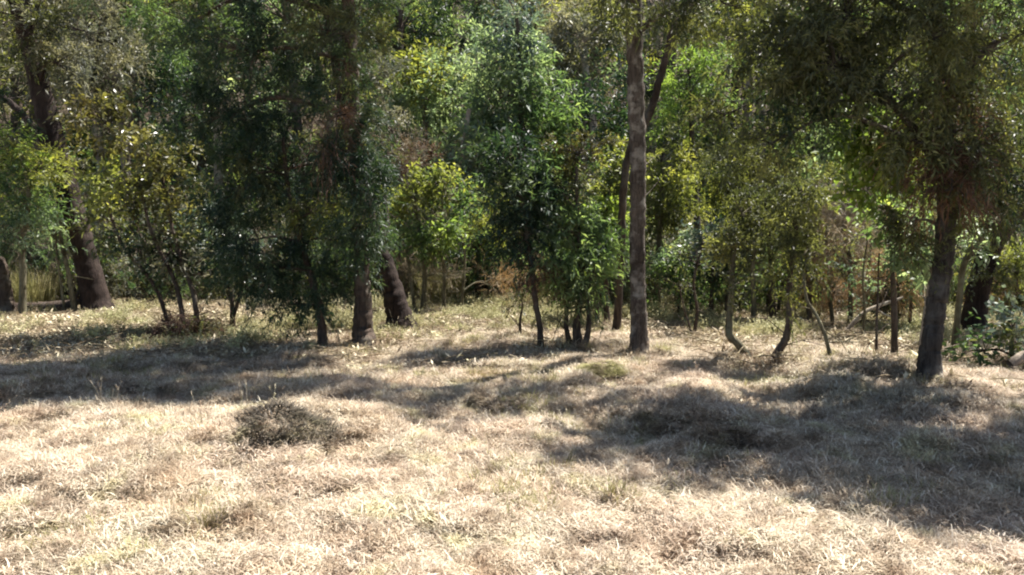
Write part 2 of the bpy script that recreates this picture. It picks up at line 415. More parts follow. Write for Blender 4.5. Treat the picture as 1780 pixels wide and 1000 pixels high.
COUNT = {'tris': 0}
FEET = []
def tree(name, label, cat, stems, blobs, bark, d=None, limbs=(), group=None, flare=1.5, twigs=True, limb_bark=None):
    """stems start in the ground; limbs leave a stem; blobs carry the foliage (px, py, rx, ry, depth offset, clumps, kind, material)"""
    b0 = stems[0][0]
    if d is None:
        d = float(hit(b0[0], b0[1])[1])
    base = at(b0[0], b0[1], d); base[2] = float(ground_z(base[0], base[1]))
    root = empty(name, base)
    tag(root, label, cat, group)
    skel, skel_r = [], []
    for k, st in enumerate(list(stems) + list(limbs)):
        g = k < len(stems)
        pts, rr = to_world(st, d, g)
        P, R = smooth_line(pts, rr, 14 if rr.max() > 0.05 else 7)
        jit = np.minimum(R * 0.12, 0.01)[:, None] * RNG.normal(size=P.shape); jit[0] = 0
        P = P + jit * 0.6
        if g:
            hgt = P[:, 2] - P[0][2]
            FEET.append((P[0][0], P[0][1], R[0]))
            R = R * (1 + (flare - 1) * np.exp(-hgt / 0.20) + 0.35 * (flare - 1) * np.exp(-hgt / 0.07))
        big = R.max() > 0.05
        mb = MB(); tube(mb, P, R * (1 + (0 if big else .12) * (RNG.random(len(R)) - .5)), 18 if big else 8, 0, 0.10 if big else 0.2)
        mb.build(('trunk' if R[0] > 0.045 else 'stem') if g else 'limb', bark, root, base)
        skel.append(P); skel_r.append(R)
    SK = np.vstack(skel); SR = np.concatenate(skel_r)
    cr = MB(); mats = [limb_bark or bark]
    if blobs:
        for P, R in zip(skel, skel_r):
            for _ in range(3 + int(8 * RNG.random())):
                i = int(len(P) * (0.15 + 0.8 * RNG.random())); i = min(i, len(P) - 1)
                v = nrm(RNG.normal(size=3) * np.array([1, 1, .5]) + np.array([0, 0, .35])); L_ = (0.12 + 0.4 * RNG.random()) * (1 + 4 * min(R[i], .15))
                a = P[i]; b = a + v * L_ * .5; c = b + nrm(v + RNG.normal(size=3) * .35) * L_ * .5
                r0 = min(R[i] * .4, .009)
                tube(cr, [a, b, c], [r0, r0 * .7, r0 * .3], 3, 0, cap=False)
                e = b + nrm(v + RNG.normal(size=3) * .7) * L_ * .35
                tube(cr, [b, e], [r0 * .6, r0 * .25], 3, 0, cap=False)
    for bl in blobs:
        px, py, rx, ry, dd, n, kind, lm = bl[:8]
        dens = bl[8] if len(bl) > 8 else 1.0
        dist = d + dd
        c = at(px, py, dist); s = dist / FPX
        rad = np.array([rx * s, max(min(rx, ry), 0.55 * max(rx, ry)) * s * 0.9, ry * s])
        if lm not in mats: mats.append(lm)
        mi = mats.index(lm)
        C, q = blob_clumps(c, rad, n)
        gz = ground_z(C[:, 0], C[:, 1]) + 0.08
        C[:, 2] = np.maximum(C[:, 2], gz)
        # foliage lumps differ in tone from one another, and clumps within a lump
        tone = RNG.random()
        leaves_at(cr, C, q, kind, mi, np.clip(0.62 * RNG.random(len(C)) + 0.5 * tone - 0.06, 0, 1), 1.0, dens)
        if not twigs: continue
        # a limb to the middle of the foliage, then thin branches to each clump
        dz = c[2] - SK[:, 2]
        cost = np.linalg.norm(SK - c, axis=1) + np.where(dz < 0.0, 1.6 * -dz, 0)
        i0 = int(np.argmin(cost)); a = SK[i0]
        L_ = np.linalg.norm(c - a)
        r0 = min(SR[i0] * 0.55, 0.012 + 0.018 * L_)
        mid = (a + c) / 2 + np.array([0, 0, 0.12 * L_]) + RNG.normal(size=3) * 0.05 * L_
        P, R = smooth_line([a, mid, c], [max(r0, 0.006), r0 * 0.75 + 0.002, max(r0 * 0.4, 0.004)], 5)
        if L_ > 0.35:
            mb = MB(); tube(mb, P, R, 6, 0, 0.1); mb.build('limb', limb_bark or bark, root, base)
        for cc in C:
            j = int(np.argmin(np.linalg.norm(P - cc, axis=1) + 0.3 * RNG.random(len(P))))
            e = P[j]
            mm = (e + cc) / 2 + RNG.normal(size=3) * 0.06 + np.array([0, 0, 0.05])
            tube(cr, [e, mm, cc], [0.008 * (0.6 + s * 60), 0.006 * (0.6 + s * 50), 0.002], 3, 0, cap=False)
    if blobs:
        cr.build('crown', mats, root, base)
        COUNT['tris'] += sum(len(f) * (f.shape[1] - 2) for f in cr.f)
    return root

# ------------------------------------------------------------------ instancing helper for what nobody could count
def scatter(name, label, protos, P, rot, scl, idx, mats_dummy=None):
    """ONE stuff object: points with rotation, scale and a choice of tuft, instanced by geometry nodes"""
    pc = bpy.data.collections.new(name + '_kinds')            # not linked to the scene
    for k, me in enumerate(protos):
        pc.objects.link(bpy.data.objects.new('%s_kind_%02d' % (name, k), me))
    me = bpy.data.meshes.new(name)
    me.vertices.add(len(P)); me.vertices.foreach_set('co', np.asarray(P, np.float32).ravel())
    for nm, ty, key, val in (('rot', 'FLOAT_VECTOR', 'vector', rot), ('scl', 'FLOAT_VECTOR', 'vector', scl), ('idx', 'INT', 'value', idx)):
        a = me.attributes.new(nm, ty, 'POINT')
        a.data.foreach_set(key, np.asarray(val, np.int32 if ty == 'INT' else np.float32).ravel())
    o = bpy.data.objects.new(name, me); COL.objects.link(o)
    ng = bpy.data.node_groups.new(name + '_scatter', 'GeometryNodeTree')
    ng.interface.new_socket('Geometry', in_out='INPUT', socket_type='NodeSocketGeometry')
    ng.interface.new_socket('Geometry', in_out='OUTPUT', socket_type='NodeSocketGeometry')
    n = ng.nodes; gi, go = n.new('NodeGroupInput'), n.new('NodeGroupOutput')
    ci = n.new('GeometryNodeCollectionInfo'); ci.inputs['Collection'].default_value = pc
    ci.inputs['Separate Children'].default_value = True
    ci.inputs['Reset Children'].default_value = True
    ip = n.new('GeometryNodeInstanceOnPoints'); ip.inputs['Pick Instance'].default_value = True
    def na(nm, ty):
        q = n.new('GeometryNodeInputNamedAttribute'); q.data_type = ty; q.inputs['Name'].default_value = nm
        return q.outputs['Attribute']
    lk = ng.links.new
    lk(gi.outputs[0], ip.inputs['Points']); lk(ci.outputs[0], ip.inputs['Instance'])
    lk(na('idx', 'INT'), ip.inputs['Instance Index']); lk(na('rot', 'FLOAT_VECTOR'), ip.inputs['Rotation']); lk(na('scl', 'FLOAT_VECTOR'), ip.inputs['Scale'])
    lk(ip.outputs[0], go.inputs[0])
    md = o.modifiers.new('scatter', 'NODES'); md.node_group = ng
    tag(o, label, kind='stuff')
    return o

def blades(mb, base, az, tilt, ln, wd, curl, tint, mat=0):
    """arched grass blades: two quads and a tip each"""
    n = len(base)
    h = np.stack([np.cos(az), np.sin(az), np.zeros(n)], -1); zz = np.array([0, 0, 1.0])
    sd = np.stack([-np.sin(az), np.cos(az), np.zeros(n)], -1)
    ring = []; p = base.copy(); a = tilt.copy()
    for k, wf in enumerate((1.0, 0.8, 0.5)):
        ring.append((p - sd * (wd * wf * 0.5)[:, None], p + sd * (wd * wf * 0.5)[:, None]))
        p = p + (h * np.sin(a)[:, None] + zz * np.cos(a)[:, None]) * (ln / 3)[:, None]
        a = a + curl
        if k == 1: mid = p
    V = np.stack([ring[0][0], ring[0][1], ring[1][0], ring[1][1], ring[2][0], ring[2][1], p], 1)
    V[..., 2] = np.maximum(V[..., 2], 0.004 + 0.02 * RNG.random((n, 1)))
    i = np.arange(n)[:, None] * 7
    mb.add(V.reshape(-1, 3), np.concatenate([i + np.array([0, 1, 3, 2]), i + np.array([2, 3, 5, 4])]), np.tile(tint, 2), mat)
    # the tip triangles use the same positions
    T = np.stack([V[:, 4], V[:, 5], V[:, 6]], 1).reshape(-1, 3)
    mb.add(T, np.arange(n * 3).reshape(-1, 3), tint, mat)

def tuft(kind, mat):
    mb = MB(); U = RNG.random
    if kind == 'hay':                                           # slashed straw lying in all directions
        n = 150; r = 0.15 * np.sqrt(U(n)); th = U(n) * 6.283
        base = np.stack([r * np.cos(th), r * np.sin(th), 0.035 * U(n)], -1)
        az = U(n) * 6.283 * 0.35 + U() * 6.283 + np.where(U(n) < 0.4, U(n) * 6.28, 0)
        blades(mb, base, az, 0.8 + 0.8 * U(n), 0.022 + 0.085 * U(n) ** 2.0, 0.0028 + 0.0034 * U(n), 0.05 + 0.7 * U(n), U(n))
    elif kind == 'stand':                                       # short standing tufts
        n = 60; r = 0.06 * np.sqrt(U(n)); th = U(n) * 6.283
        base = np.stack([r * np.cos(th), r * np.sin(th), 0 * th], -1)
        blades(mb, base, th + U(n) * 1.2, 0.1 + 0.8 * U(n), 0.03 + 0.07 * U(n), 0.003 + 0.003 * U(n), 0.1 + 0.4 * U(n), U(n))
    elif kind == 'tussock':
        n = 2400; th = U(n) * 6.283; zz = U(n); r = 0.17 * np.sqrt(1 - zz * zz * 0.96) * (0.6 + 0.7 * vnoise(np.cos(th) * 1.6 + 9, np.sin(th) * 1.6 + zz * 2, 5) + 0.35 * U(n) ** 3)
        base = np.stack([r * np.cos(th), r * np.sin(th), 0.17 * zz * (0.8 + 0.4 * vnoise(th, zz * 2, 8))], -1)
        blades(mb, base, th + (U(n) - .5) * 3.5, 0.5 + 1.0 * U(n), 0.025 + 0.05 * U(n) + 0.05 * U(n) ** 4, 0.0035 + 0.003 * U(n), 0.1 + 0.45 * U(n), U(n))
    elif kind == 'stalk':                                       # thin flowering stems with a seed head
        for _ in range(4):
            a = np.array([(U() - .5) * .12, (U() - .5) * .12, 0]); h = 0.14 + 0.2 * U(); v = np.array([(U() - .5) * .6, (U() - .5) * .6, 1]) * h
            b = a + v * .6; c = a + v + np.array([v[0], v[1], -0.1 * h]) * .4; tt = U()
            tube(mb, [a, b, c], [.0016, .0013, .001], 3, 0, tint=tt, cap=False)
            k = 9; q = c[None] - (c - b)[None] * (np.arange(k) / k * .45)[:, None]
            blades(mb, q, U(k) * 6.28, 0.4 + .5 * U(k), 0.018 + .014 * U(k), 0.004 + 0 * U(k), 0.2 + 0 * U(k), np.full(k, tt))
    elif kind == 'litter':                                      # fallen leaves and bits of stick
        n = 26; r = 0.34 * np.sqrt(U(n)); th = U(n) * 6.283
        c = np.stack([r * np.cos(th), r * np.sin(th), 0.01 + 0.03 * U(n)], -1)
        d = nrm(np.stack([U(n) - .5, U(n) - .5, (U(n) - .5) * .5], -1)); s = nrm(np.cross(d, nrm(np.stack([(U(n) - .5), (U(n) - .5), np.ones(n)], -1))))
        L_ = (0.03 + 0.05 * U(n))[:, None]; W_ = (0.010 + 0.018 * U(n))[:, None]
        V = np.stack([c, c + d * L_ * .5 + s * W_ * .5, c + d * L_, c + d * L_ * .5 - s * W_ * .5], 1).reshape(-1, 3)
        mb.add(V, np.arange(n * 4).reshape(-1, 4), U(n))
        for _ in range(4):
            a = np.array([(U() - .5) * .5, (U() - .5) * .5, .02]); b = a + np.array([(U() - .5) * .7, (U() - .5) * .7, .05 * U()])
            tube(mb, [a, (a + b) / 2 + [0, 0, .012], b], [.005, .004, .002], 3, 0, tint=0.2, cap=False)
    elif kind == 'herb':                                        # low weeds on the woodland floor
        C = np.stack([(U(7) - .5) * .36, (U(7) - .5) * .36, 0.03 + 0.06 * U(7)], -1)
        leaves_at(mb, C, np.tile(np.array([[0, 0, 1.0]]), (7, 1)), 'small', 0, None, 0.6, 0.6)
    elif kind == 'fern':
        n = 9
        for k in range(n):
            az = k / n * 6.283 + U() * .5; ln = 0.35 + 0.35 * U(); a = 0.35 + 0.3 * U(); p = np.zeros(3); pr = []
            for q in range(9):
                pr.append(p.copy()); p = p + np.array([math.cos(az) * math.sin(a), math.sin(az) * math.sin(a), math.cos(a)]) * ln / 9; a += 0.13
            pr = np.array(pr); sd = np.array([-math.sin(az), math.cos(az), 0])
            tt = U()
            for q in range(1, 9):
                w = 0.11 * math.sin(q / 9 * 3.0 + 0.15)
                for sg in (-1, 1):
                    dv = (pr[q] - pr[q - 1])
                    V = [pr[q], pr[q] + sd * sg * w * .5 + dv * .75, pr[q] + sd * sg * w + dv * .5 - [0, 0, .02], pr[q] + sd * sg * w * .5 + dv * .1]
                    mb.add(V, [[0, 1, 2, 3]], min(1, tt * .6 + .4 * U()))
    return mb.mesh('tuft_' + kind, [mat])

# ------------------------------------------------------------------ the front rank of trees
tree('tall_tree', 'tallest straight grey-brown trunk standing alone right of the middle of the clearing edge', 'tree',
     [[(1112, 613, 13.8), (1110, 520, 13.3), (1108, 420, 12.9), (1109, 300, 13.3), (1105, 160, 14.3), (1101, 20, 13.3), (1098, -140, 12.0), (1104, -330, 8.3), (1098, -480, 3.7)]],
     [(1260, 10, 110, 55, -0.4, 16, 'needle', OLIVE), (1150, 30, 45, 30, -0.5, 6, 'needle', OLIVE), (1075, -10, 50, 35, -0.4, 6, 'needle', OLIVE), (1215, -90, 130, 60, -0.6, 22, 'needle', DARKGREEN), (1080, -300, 150, 80, 0.2, 26, 'needle', OLIVE),
      (980, -200, 110, 60, 0.5, 14, 'needle', OLIVE), (1110, -440, 150, 90, 0, 26, 'needle', OLIVE), (1190, -330, 120, 80, -0.6, 18, 'needle', DARKGREEN)],
     B_MOTTLE, limbs=[[(1102, 60, 6), (1160, 20, 4.5, -0.2), (1240, -10, 3, -0.4)], [(1099, -80, 7), (1160, -110, 5, -0.4), (1240, -130, 3, -0.7)]])

tree('leaning_tree', 'slender dark trunk crossing behind the tall grey-brown trunk and forking away to the right', 'tree',
     [[(1072, 515, 6.5), (1080, 440, 6.5), (1083, 340, 6.5), (1096, 260, 6.8), (1130, 195, 6.8), (1160, 95, 6.2), (1195, 20, 5.5), (1235, -80, 4.5)]],
     [(1250, -90, 130, 60, 0.3, 18, 'needle', DARKGREEN), (1190, -150, 90, 60, 0.8, 12, 'needle', OLIVE)],
     B_DARK, d=11.2, limbs=[[(1160, 95, 6), (1165, 40, 5), (1150, -60, 4)]], limb_bark=B_DARK)

tree('casuarina_tree', 'dark green feathery tree with upright grey trunk left of the middle, foliage hanging low', 'tree',
     [[(632, 602, 18), (631, 540, 15), (628, 460, 13), (621, 330, 12.5), (613, 180, 12), (606, 30, 11), (602, -120, 9), (600, -300, 5)]],
     [(560, 60, 130, 90, 0.2, 45, 'needle', DARKGREEN), (440, 90, 130, 80, -0.3, 40, 'needle', DARKGREEN), (590, 220, 90, 70, 0.3, 18, 'weep', OLIVE), (400, 200, 110, 60, -0.2, 32, 'needle', DARKGREEN),
      (480, 300, 110, 60, 0.0, 29, 'needle', DARKGREEN), (620, 310, 55, 60, -0.1, 13, 'needle', DARKGREEN), (330, 40, 90, 70, 0.3, 16, 'needle', MIDGREEN), (625, 395, 45, 40, -0.5, 18, 'needle', DARKGREEN), (610, 290, 55, 60, -0.6, 21, 'needle', DARKGREEN), (585, 200, 30, 70, -0.8, 9, 'dead', DEADRED), (400, -370, 200, 90, 0, 81, 'needle', DARKGREEN), (600, 200, 60, 70, -0.6, 18, 'needle', DARKGREEN), (600, 60, 70, 60, -0.6, 14, 'needle', OLIVE), (330, -160, 200, 80, -0.4, 75, 'needle', DARKGREEN), (530, -150, 110, 55, -1.0, 62, 'needle', DARKGREEN), (690, -165, 110, 55, -1.0, 62, 'needle', DARKGREEN), (850, -180, 100, 50, -0.9, 36, 'needle', OLIVE), (200, -60, 120, 60, -0.2, 14, 'needle', MIDGREEN), (200, -330, 180, 90, -0.4, 70, 'needle', DARKGREEN), (250, -480, 260, 90, -1.0, 94, 'needle', DARKGREEN), (0, -250, 150, 90, -0.2, 59, 'needle', DARKGREEN), (560, -120, 190, 90, 0, 45, 'needle', DARKGREEN), (560, -300, 130, 100, 0, 27, 'needle', DARKGREEN)],
     B_DARK, limb_bark=B_DARK, flare=1.4)

tree('leaning_tree', 'stout near-black trunk leaning left behind the upright grey trunk of the feathery tree', 'tree',
     [[(700, 570, 23), (682, 505, 18), (660, 440, 16), (640, 380, 14), (622, 300, 13), (600, 180, 12), (575, 40, 10), (560, -120, 7)]],
     [(650, 350, 40, 40, 0.5, 7, 'needle', DARKGREEN), (720, -330, 170, 90, -0.6, 50, 'needle', OLIVE), (620, -480, 240, 90, -0.9, 60, 'needle', DARKGREEN), (900, -420, 150, 90, -1.0, 44, 'needle', OLIVE), (530, -60, 150, 80, 0.3, 24, 'needle', DARKGREEN), (600, 60, 80, 60, 0.6, 12, 'weep', OLIVE)],
     B_BLACK, d=11.2, limbs=[[(650, 420, 6), (672, 400, 5, 0.3), (668, 340, 4, 0.5)]], flare=1.35)

tree('casuarina_sapling', 'thin black sapling stem with drooping dark green sprays in front of the feathery tree', 'tree',
     [[(562, 606, 8), (558, 560, 7), (548, 510, 6), (531, 450, 5.5), (512, 385, 5), (500, 320, 4), (492, 240, 3)]],
     [(470, 470, 95, 45, 0, 25, 'needle', DARKGREEN), (560, 480, 70, 45, 0.1, 19, 'needle', DARKGREEN), (580, 420, 70, 50, 0.2, 17, 'needle', DARKGREEN), (430, 420, 90, 45, -0.1, 20, 'needle', DARKGREEN),
      (500, 530, 60, 28, 0.1, 12, 'weep', DARKGREEN), (560, 370, 55, 30, -0.1, 9, 'weep', YELLOWGREEN), (450, 300, 40, 26, -0.3, 6, 'weep', OLIVE), (400, 340, 80, 60, 0, 17, 'needle', DARKGREEN), (520, 400, 40, 20, 0.1, 5, 'weep', PALEGREEN)],  # yellow-green sprays stand in for sunlit gaps seen through the foliage
     B_DARK)

tree('broad_tree', 'large dark trunk at right with heavy drooping olive crown over the clearing', 'tree',
     [[(1616, 652, 18.1), (1620, 590, 16.3), (1630, 520, 16.3), (1641, 440, 16.3), (1646, 350, 15.5), (1643, 240, 13.8), (1634, 110, 12.0), (1622, -40, 10.3), (1610, -200, 7.7), (1590, -380, 4.3)]],
     [(1480, 20, 130, 70, -0.3, 40, 'weep', OLIVE), (1360, 80, 110, 80, -0.2, 32, 'weep', OLIVE), (1570, 70, 80, 40, 0.3, 9, 'weep', OLIVE), (1380, 180, 80, 55, 0.1, 20, 'weep', DARKGREEN), (1260, 200, 70, 70, 0.3, 12, 'weep', OLIVE),
      (1640, 60, 80, 60, -0.7, 18, 'weep', OLIVE), (1625, 170, 60, 50, -0.6, 10, 'weep', OLIVE), (1660, 270, 40, 50, -0.4, 9, 'dead', DEADRED), (1720, 90, 90, 90, -0.3, 26, 'weep', OLIVE), (1640, 210, 45, 70, -0.2, 22, 'dead', DEADRED), (1600, 250, 50, 34, -0.4, 8, 'weep', OLIVE), (1690, 260, 55, 50, -0.4, 14, 'weep', OLIVE), (1695, 355, 55, 50, -0.2, 12, 'weep', OLIVE), (1585, 385, 34, 50, -0.1, 7, 'weep', OLIVE), (1655, 330, 30, 50, -0.6, 6, 'dead', DEADRED), (1480, 150, 70, 40, -0.2, 9, 'weep', OLIVE), (1340, 250, 60, 45, 0, 10, 'weep', OLIVE), (1740, 300, 50, 40, 0, 10, 'weep', DARKGREEN), (1450, 110, 110, 70, -0.5, 26, 'weep', OLIVE), (1600, 320, 50, 45, 0.1, 8, 'dead', DEADRED), (1740, 220, 60, 80, 0.2, 14, 'weep', OLIVE), (1580, -120, 230, 90, -0.3, 90, 'weep', OLIVE),
      (1750, -200, 180, 110, -0.5, 80, 'weep', DARKGREEN), (1560, -300, 220, 100, -0.2, 80, 'weep', OLIVE), (1400, -90, 140, 70, 0, 20, 'weep', DARKGREEN)],
     B_ASH, limbs=[[(1645, 330, 9), (1600, 240, 8, -0.1), (1520, 150, 6, -0.2), (1420, 90, 4, -0.3)], [(1640, 180, 9), (1690, 110, 7, -0.2), (1750, 60, 5, -0.4)], [(1630, 60, 8), (1560, 10, 6, 0), (1450, -30, 4, 0)]], flare=1.3)

tree('slender_sapling', 'pale whip-thin stem rising against the left side of the large dark right-hand trunk', 'sapling',
     [[(1600, 655, 3.5), (1602, 590, 3.5), (1612, 520, 3.5), (1620, 455, 3.2), (1622, 400, 2.6)]],
     [(1590, 425, 36, 45, 0.1, 16, 'broad', PALEGREEN), (1585, 470, 25, 50, 0.2, 6, 'broad', PALEGREEN)], B_PALE, d=8.2)

tree('slender_sapling', 'bare pale pole slanting up to the right from behind the large right-hand trunk', 'sapling',
     [[(1662, 545, 5), (1672, 480, 5), (1690, 435, 5), (1740, 375, 4.5), (1790, 315, 4), (1840, 250, 3)]],
     [(1690, 415, 30, 30, 0.1, 7, 'broad', PALEGREEN), (1830, 240, 60, 50, 0.2, 8, 'weep', OLIVE)], B_OLIVE, d=9.2)

tree('leaning_tree', 'thick dark trunk leaning right in the shade at the right edge of the photo', 'tree',
     [[(1690, 580, 19), (1702, 500, 18), (1724, 430, 17), (1764, 375, 16), (1830, 310, 15), (1900, 180, 12)]],
     [(1860, 190, 130, 90, 0, 30, 'weep', OLIVE), (1780, 60, 120, 90, 0.8, 26, 'weep', DARKGREEN), (1760, 330, 60, 60, -0.8, 20, 'weep', OLIVE), (1725, 480, 50, 50, -0.3, 12, 'small', OLIVE), (1900, 0, 150, 120, 0, 26, 'weep', DARKGREEN)], B_BLACK, d=11.0)

tree('leaning_tree', 'thick near-black trunk leaning left behind the bronze-leaved shrub at the left', 'tree',
     [[(172, 530, 23), (152, 460, 20), (130, 380, 19.5), (106, 290, 19), (82, 200, 18), (55, 90, 15), (20, -40, 14), (-10, -200, 9)]],
     [(60, 30, 120, 70, 0, 44, 'feather', GREYGREEN), (170, 60, 80, 80, 0.6, 36, 'feather', GREYGREEN), (100, 110, 45, 40, -0.9, 12, 'feather', GREYGREEN), (50, 60, 50, 50, -0.8, 20, 'feather', OLIVE), (-60, -60, 140, 90, 0, 22, 'feather_far', GREYGREEN), (60, -150, 150, 90, 0, 18, 'feather_far', GREYGREEN)],
     B_BLACK, d=13.6, limbs=[[(100, 280, 8), (40, 200, 6, 0.2), (-20, 150, 4, 0.4)]])

tree('tree_stump', 'short black stump cut off by the left edge of the photo', 'stump',
     [[(-2, 520, 22), (-4, 480, 18), (-10, 452, 15)]], [], B_DARK, d=13.2)

tree('broad_tree', 'spreading tree just past the right edge whose crown shades the meadow', 'tree',
     [[(2130, 760, 24), (2125, 600, 21), (2110, 400, 19), (2080, 150, 15), (2040, -100, 11), (2000, -350, 6)]],
     [(2000, -150, 200, 110, 0, 80, 'weep', OLIVE), (1900, -330, 220, 120, 0, 80, 'weep', OLIVE), (2200, -250, 220, 160, 0, 80, 'weep', OLIVE), (2040, -480, 260, 120, 0, 72, 'weep', OLIVE), (2000, -100, 180, 100, 1.0, 47, 'weep', OLIVE), (2050, -430, 190, 110, -0.55, 66, 'weep', OLIVE), (2290, -430, 160, 110, -0.55, 57, 'weep', OLIVE), (2100, 60, 160, 90, 0.3, 47, 'weep', OLIVE)], B_DARK, d=7.0)

# ------------------------------------------------------------------ saplings and shrubs
tree('bronze_shrub', 'big bronze and yellow-leaved shrub on several thin stems at the left', 'shrub',
     [[(322, 560, 4.5), (312, 520, 4), (300, 480, 3.5), (262, 400, 3), (240, 300, 2.2)], [(345, 562, 4.5), (338, 520, 4), (326, 480, 3.6), (300, 400, 3), (280, 300, 2.2)],
      [(300, 556, 3, 0.2), (270, 500, 3, 0.2), (210, 420, 2.5, 0.2), (180, 330, 2, 0.3)]],
     [(185, 215, 55, 45, 0, 22, 'broad', BRONZE), (260, 270, 60, 45, 0, 24, 'broad', BRONZE), (200, 320, 70, 50, 0, 25, 'broad', YELLOWGREEN, 0.8), (280, 330, 60, 45, -0.1, 22, 'broad', BRONZE), (230, 400, 100, 45, 0.1, 22, 'broad', OLIVE),
      (300, 440, 100, 40, 0.1, 19, 'broad', GREYGREEN, 0.7), (265, 430, 90, 55, 0.4, 30, 'small', DARKGREEN), (330, 470, 80, 50, 0.3, 24, 'small', DARKGREEN)], B_DARK, d=10.9)

tree('grey_shrub', 'silvery grey-leaved shrub between the bronze shrub and the dark feathery sapling', 'shrub',
     [[(405, 556, 4), (400, 500, 3.5), (380, 430, 3), (370, 380, 2)], [(395, 556, 3), (420, 500, 3), (430, 450, 2)]],
     [(370, 395, 50, 32, 0, 20, 'broad', BLUEGREEN), (425, 440, 50, 40, 0.1, 16, 'broad', BLUEGREEN, 0.8), (400, 500, 45, 35, 0.2, 12, 'broad', GREYGREEN, 0.6)], B_DARK, d=11.4)

tree('dead_shrub', 'low dark heap of dead twigs at the foot of the bronze shrub', 'shrub',
     [[(300, 588, 3), (296, 570, 2.5), (280, 555, 2)], [(330, 588, 3), (340, 572, 2.4), (352, 556, 1.6)]],
     [(312, 572, 52, 22, 0, 22, 'dead', DEADRED), (345, 580, 45, 14, 0, 10, 'small', OLIVE, 0.7)], B_DARK, d=10.6)

tree('leafy_tree', 'light green loose-leaved young tree at the left edge in front of the leaning trunk', 'tree',
     [[(36, 505, 6), (40, 420, 5), (50, 340, 4), (30, 240, 3)]],
     [(30, 350, 60, 55, 0, 24, 'feather', MIDGREEN), (65, 300, 45, 45, -0.1, 16, 'feather', YELLOWGREEN), (20, 270, 45, 50, 0.1, 18, 'feather', BRIGHTGREEN), (10, 210, 45, 40, 0.2, 12, 'feather', DARKGREEN), (40, 395, 50, 32, 0, 14, 'feather', PALEGREEN), (-60, 330, 60, 80, 0, 20, 'feather', MIDGREEN)], B_OLIVE, d=12.6)

tree('slender_sapling', 'bare brown stem slanting beside the clump of yellow grass at the far left', 'sapling',
     [[(130, 512, 4.5), (118, 470, 4), (108, 430, 3.6), (102, 370, 3)], [(112, 510, 2.5), (100, 450, 2), (96, 400, 1.6)]], [(95, 410, 40, 26, 0, 10, 'feather', PALEGREEN)], B_OLIVE, d=13.4)

tree('small_shrub', 'yellow-green shrub with bare tan lower stems right of the stout near-black leaning trunk', 'shrub',
     [[(735, 510, 4.5), (738, 460, 4), (728, 400, 3), (720, 340, 2)], [(770, 512, 3), (772, 470, 3), (765, 420, 2.4), (770, 340, 2)], [(722, 510, 3), (712, 470, 2.6), (700, 400, 2)], [(800, 510, 3), (808, 450, 2.4), (800, 400, 1.6)]],
     [(720, 345, 45, 35, 0, 26, 'broad', YELLOWGREEN), (770, 315, 45, 30, 0.1, 20, 'broad', YELLOWGREEN), (790, 345, 40, 40, 0.2, 18, 'broad', MIDGREEN), (735, 410, 55, 40, 0, 24, 'feather', MIDGREEN), (775, 408, 28, 22, -0.3, 16, 'broad', LIME), (740, 485, 60, 26, 0.1, 18, 'twig', DRYTWIG), (850, 490, 50, 16, 0.3, 8, 'twig', TAWNY)], B_OLIVE, d=13.4)

tree('leafy_shrub', 'rounded mid-green shrub behind the thin dark middle sapling', 'shrub',
     [[(830, 500, 5), (832, 440, 4), (836, 380, 3)], [(850, 500, 4), (856, 440, 3.5), (860, 390, 2.5)]],
     [(830, 430, 55, 50, 0, 34, 'feather', MIDGREEN), (855, 385, 46, 40, -0.2, 24, 'feather', YELLOWGREEN), (800, 460, 45, 35, -0.1, 16, 'feather', DARKGREEN), (860, 460, 45, 34, 0, 18, 'broad', DARKGREEN, .8)], B_DARK, d=14.6)

tree('dark_sapling', 'thin black stem with a dense dark green head near the middle', 'sapling',
     [[(940, 610, 5), (938, 565, 4.6), (930, 520, 5), (925, 470, 5), (915, 400, 4), (905, 320, 3), (900, 250, 2)]],
     [(900, 340, 55, 55, 0, 38, 'feather', DARKGREEN), (880, 280, 42, 40, 0, 20, 'feather', DARKGREEN), (915, 410, 48, 40, 0, 24, 'feather', DARKGREEN), (950, 310, 40, 40, 0.2, 16, 'feather', MIDGREEN), (925, 470, 26, 22, 0, 8, 'dead', DEADRED)], B_DARK)

tree('leafy_sapling', 'bushy green sapling on a thick clump of stems left of the tall grey-brown trunk', 'sapling',
     [[(1005, 606, 8), (1003, 560, 6), (1010, 510, 5), (1008, 440, 4), (1004, 370, 3.5), (1002, 290, 2.5)], [(994, 604, 4.5, .1), (984, 565, 3.5, .1), (986, 510, 3, .1), (972, 450, 2.4)], [(1013, 606, 5, -.1), (1024, 560, 4, -.1), (1021, 510, 3.2), (1040, 440, 2.2)]],
     [(1005, 470, 60, 34, 0, 26, 'feather', MIDGREEN), (985, 410, 45, 40, 0, 22, 'feather', MIDGREEN), (1030, 430, 45, 40, 0.1, 20, 'feather', MIDGREEN), (1000, 520, 40, 20, 0, 9, 'feather', OLIVE), (1003, 320, 36, 40, 0.1, 12, 'small', OLIVE), (1008, 265, 42, 30, 0.2, 16, 'small', BRONZE)], B_DARK, flare=1.6)

tree('thin_sapling', 'tiny leafless sapling in the lit grass left of the thin dark middle sapling', 'sapling',
     [[(906, 586, 2.6), (904, 560, 2), (908, 530, 1.6), (902, 505, 1.2)]], [(905, 515, 14, 14, 0, 4, 'small', OLIVE, .5)], B_DARK)

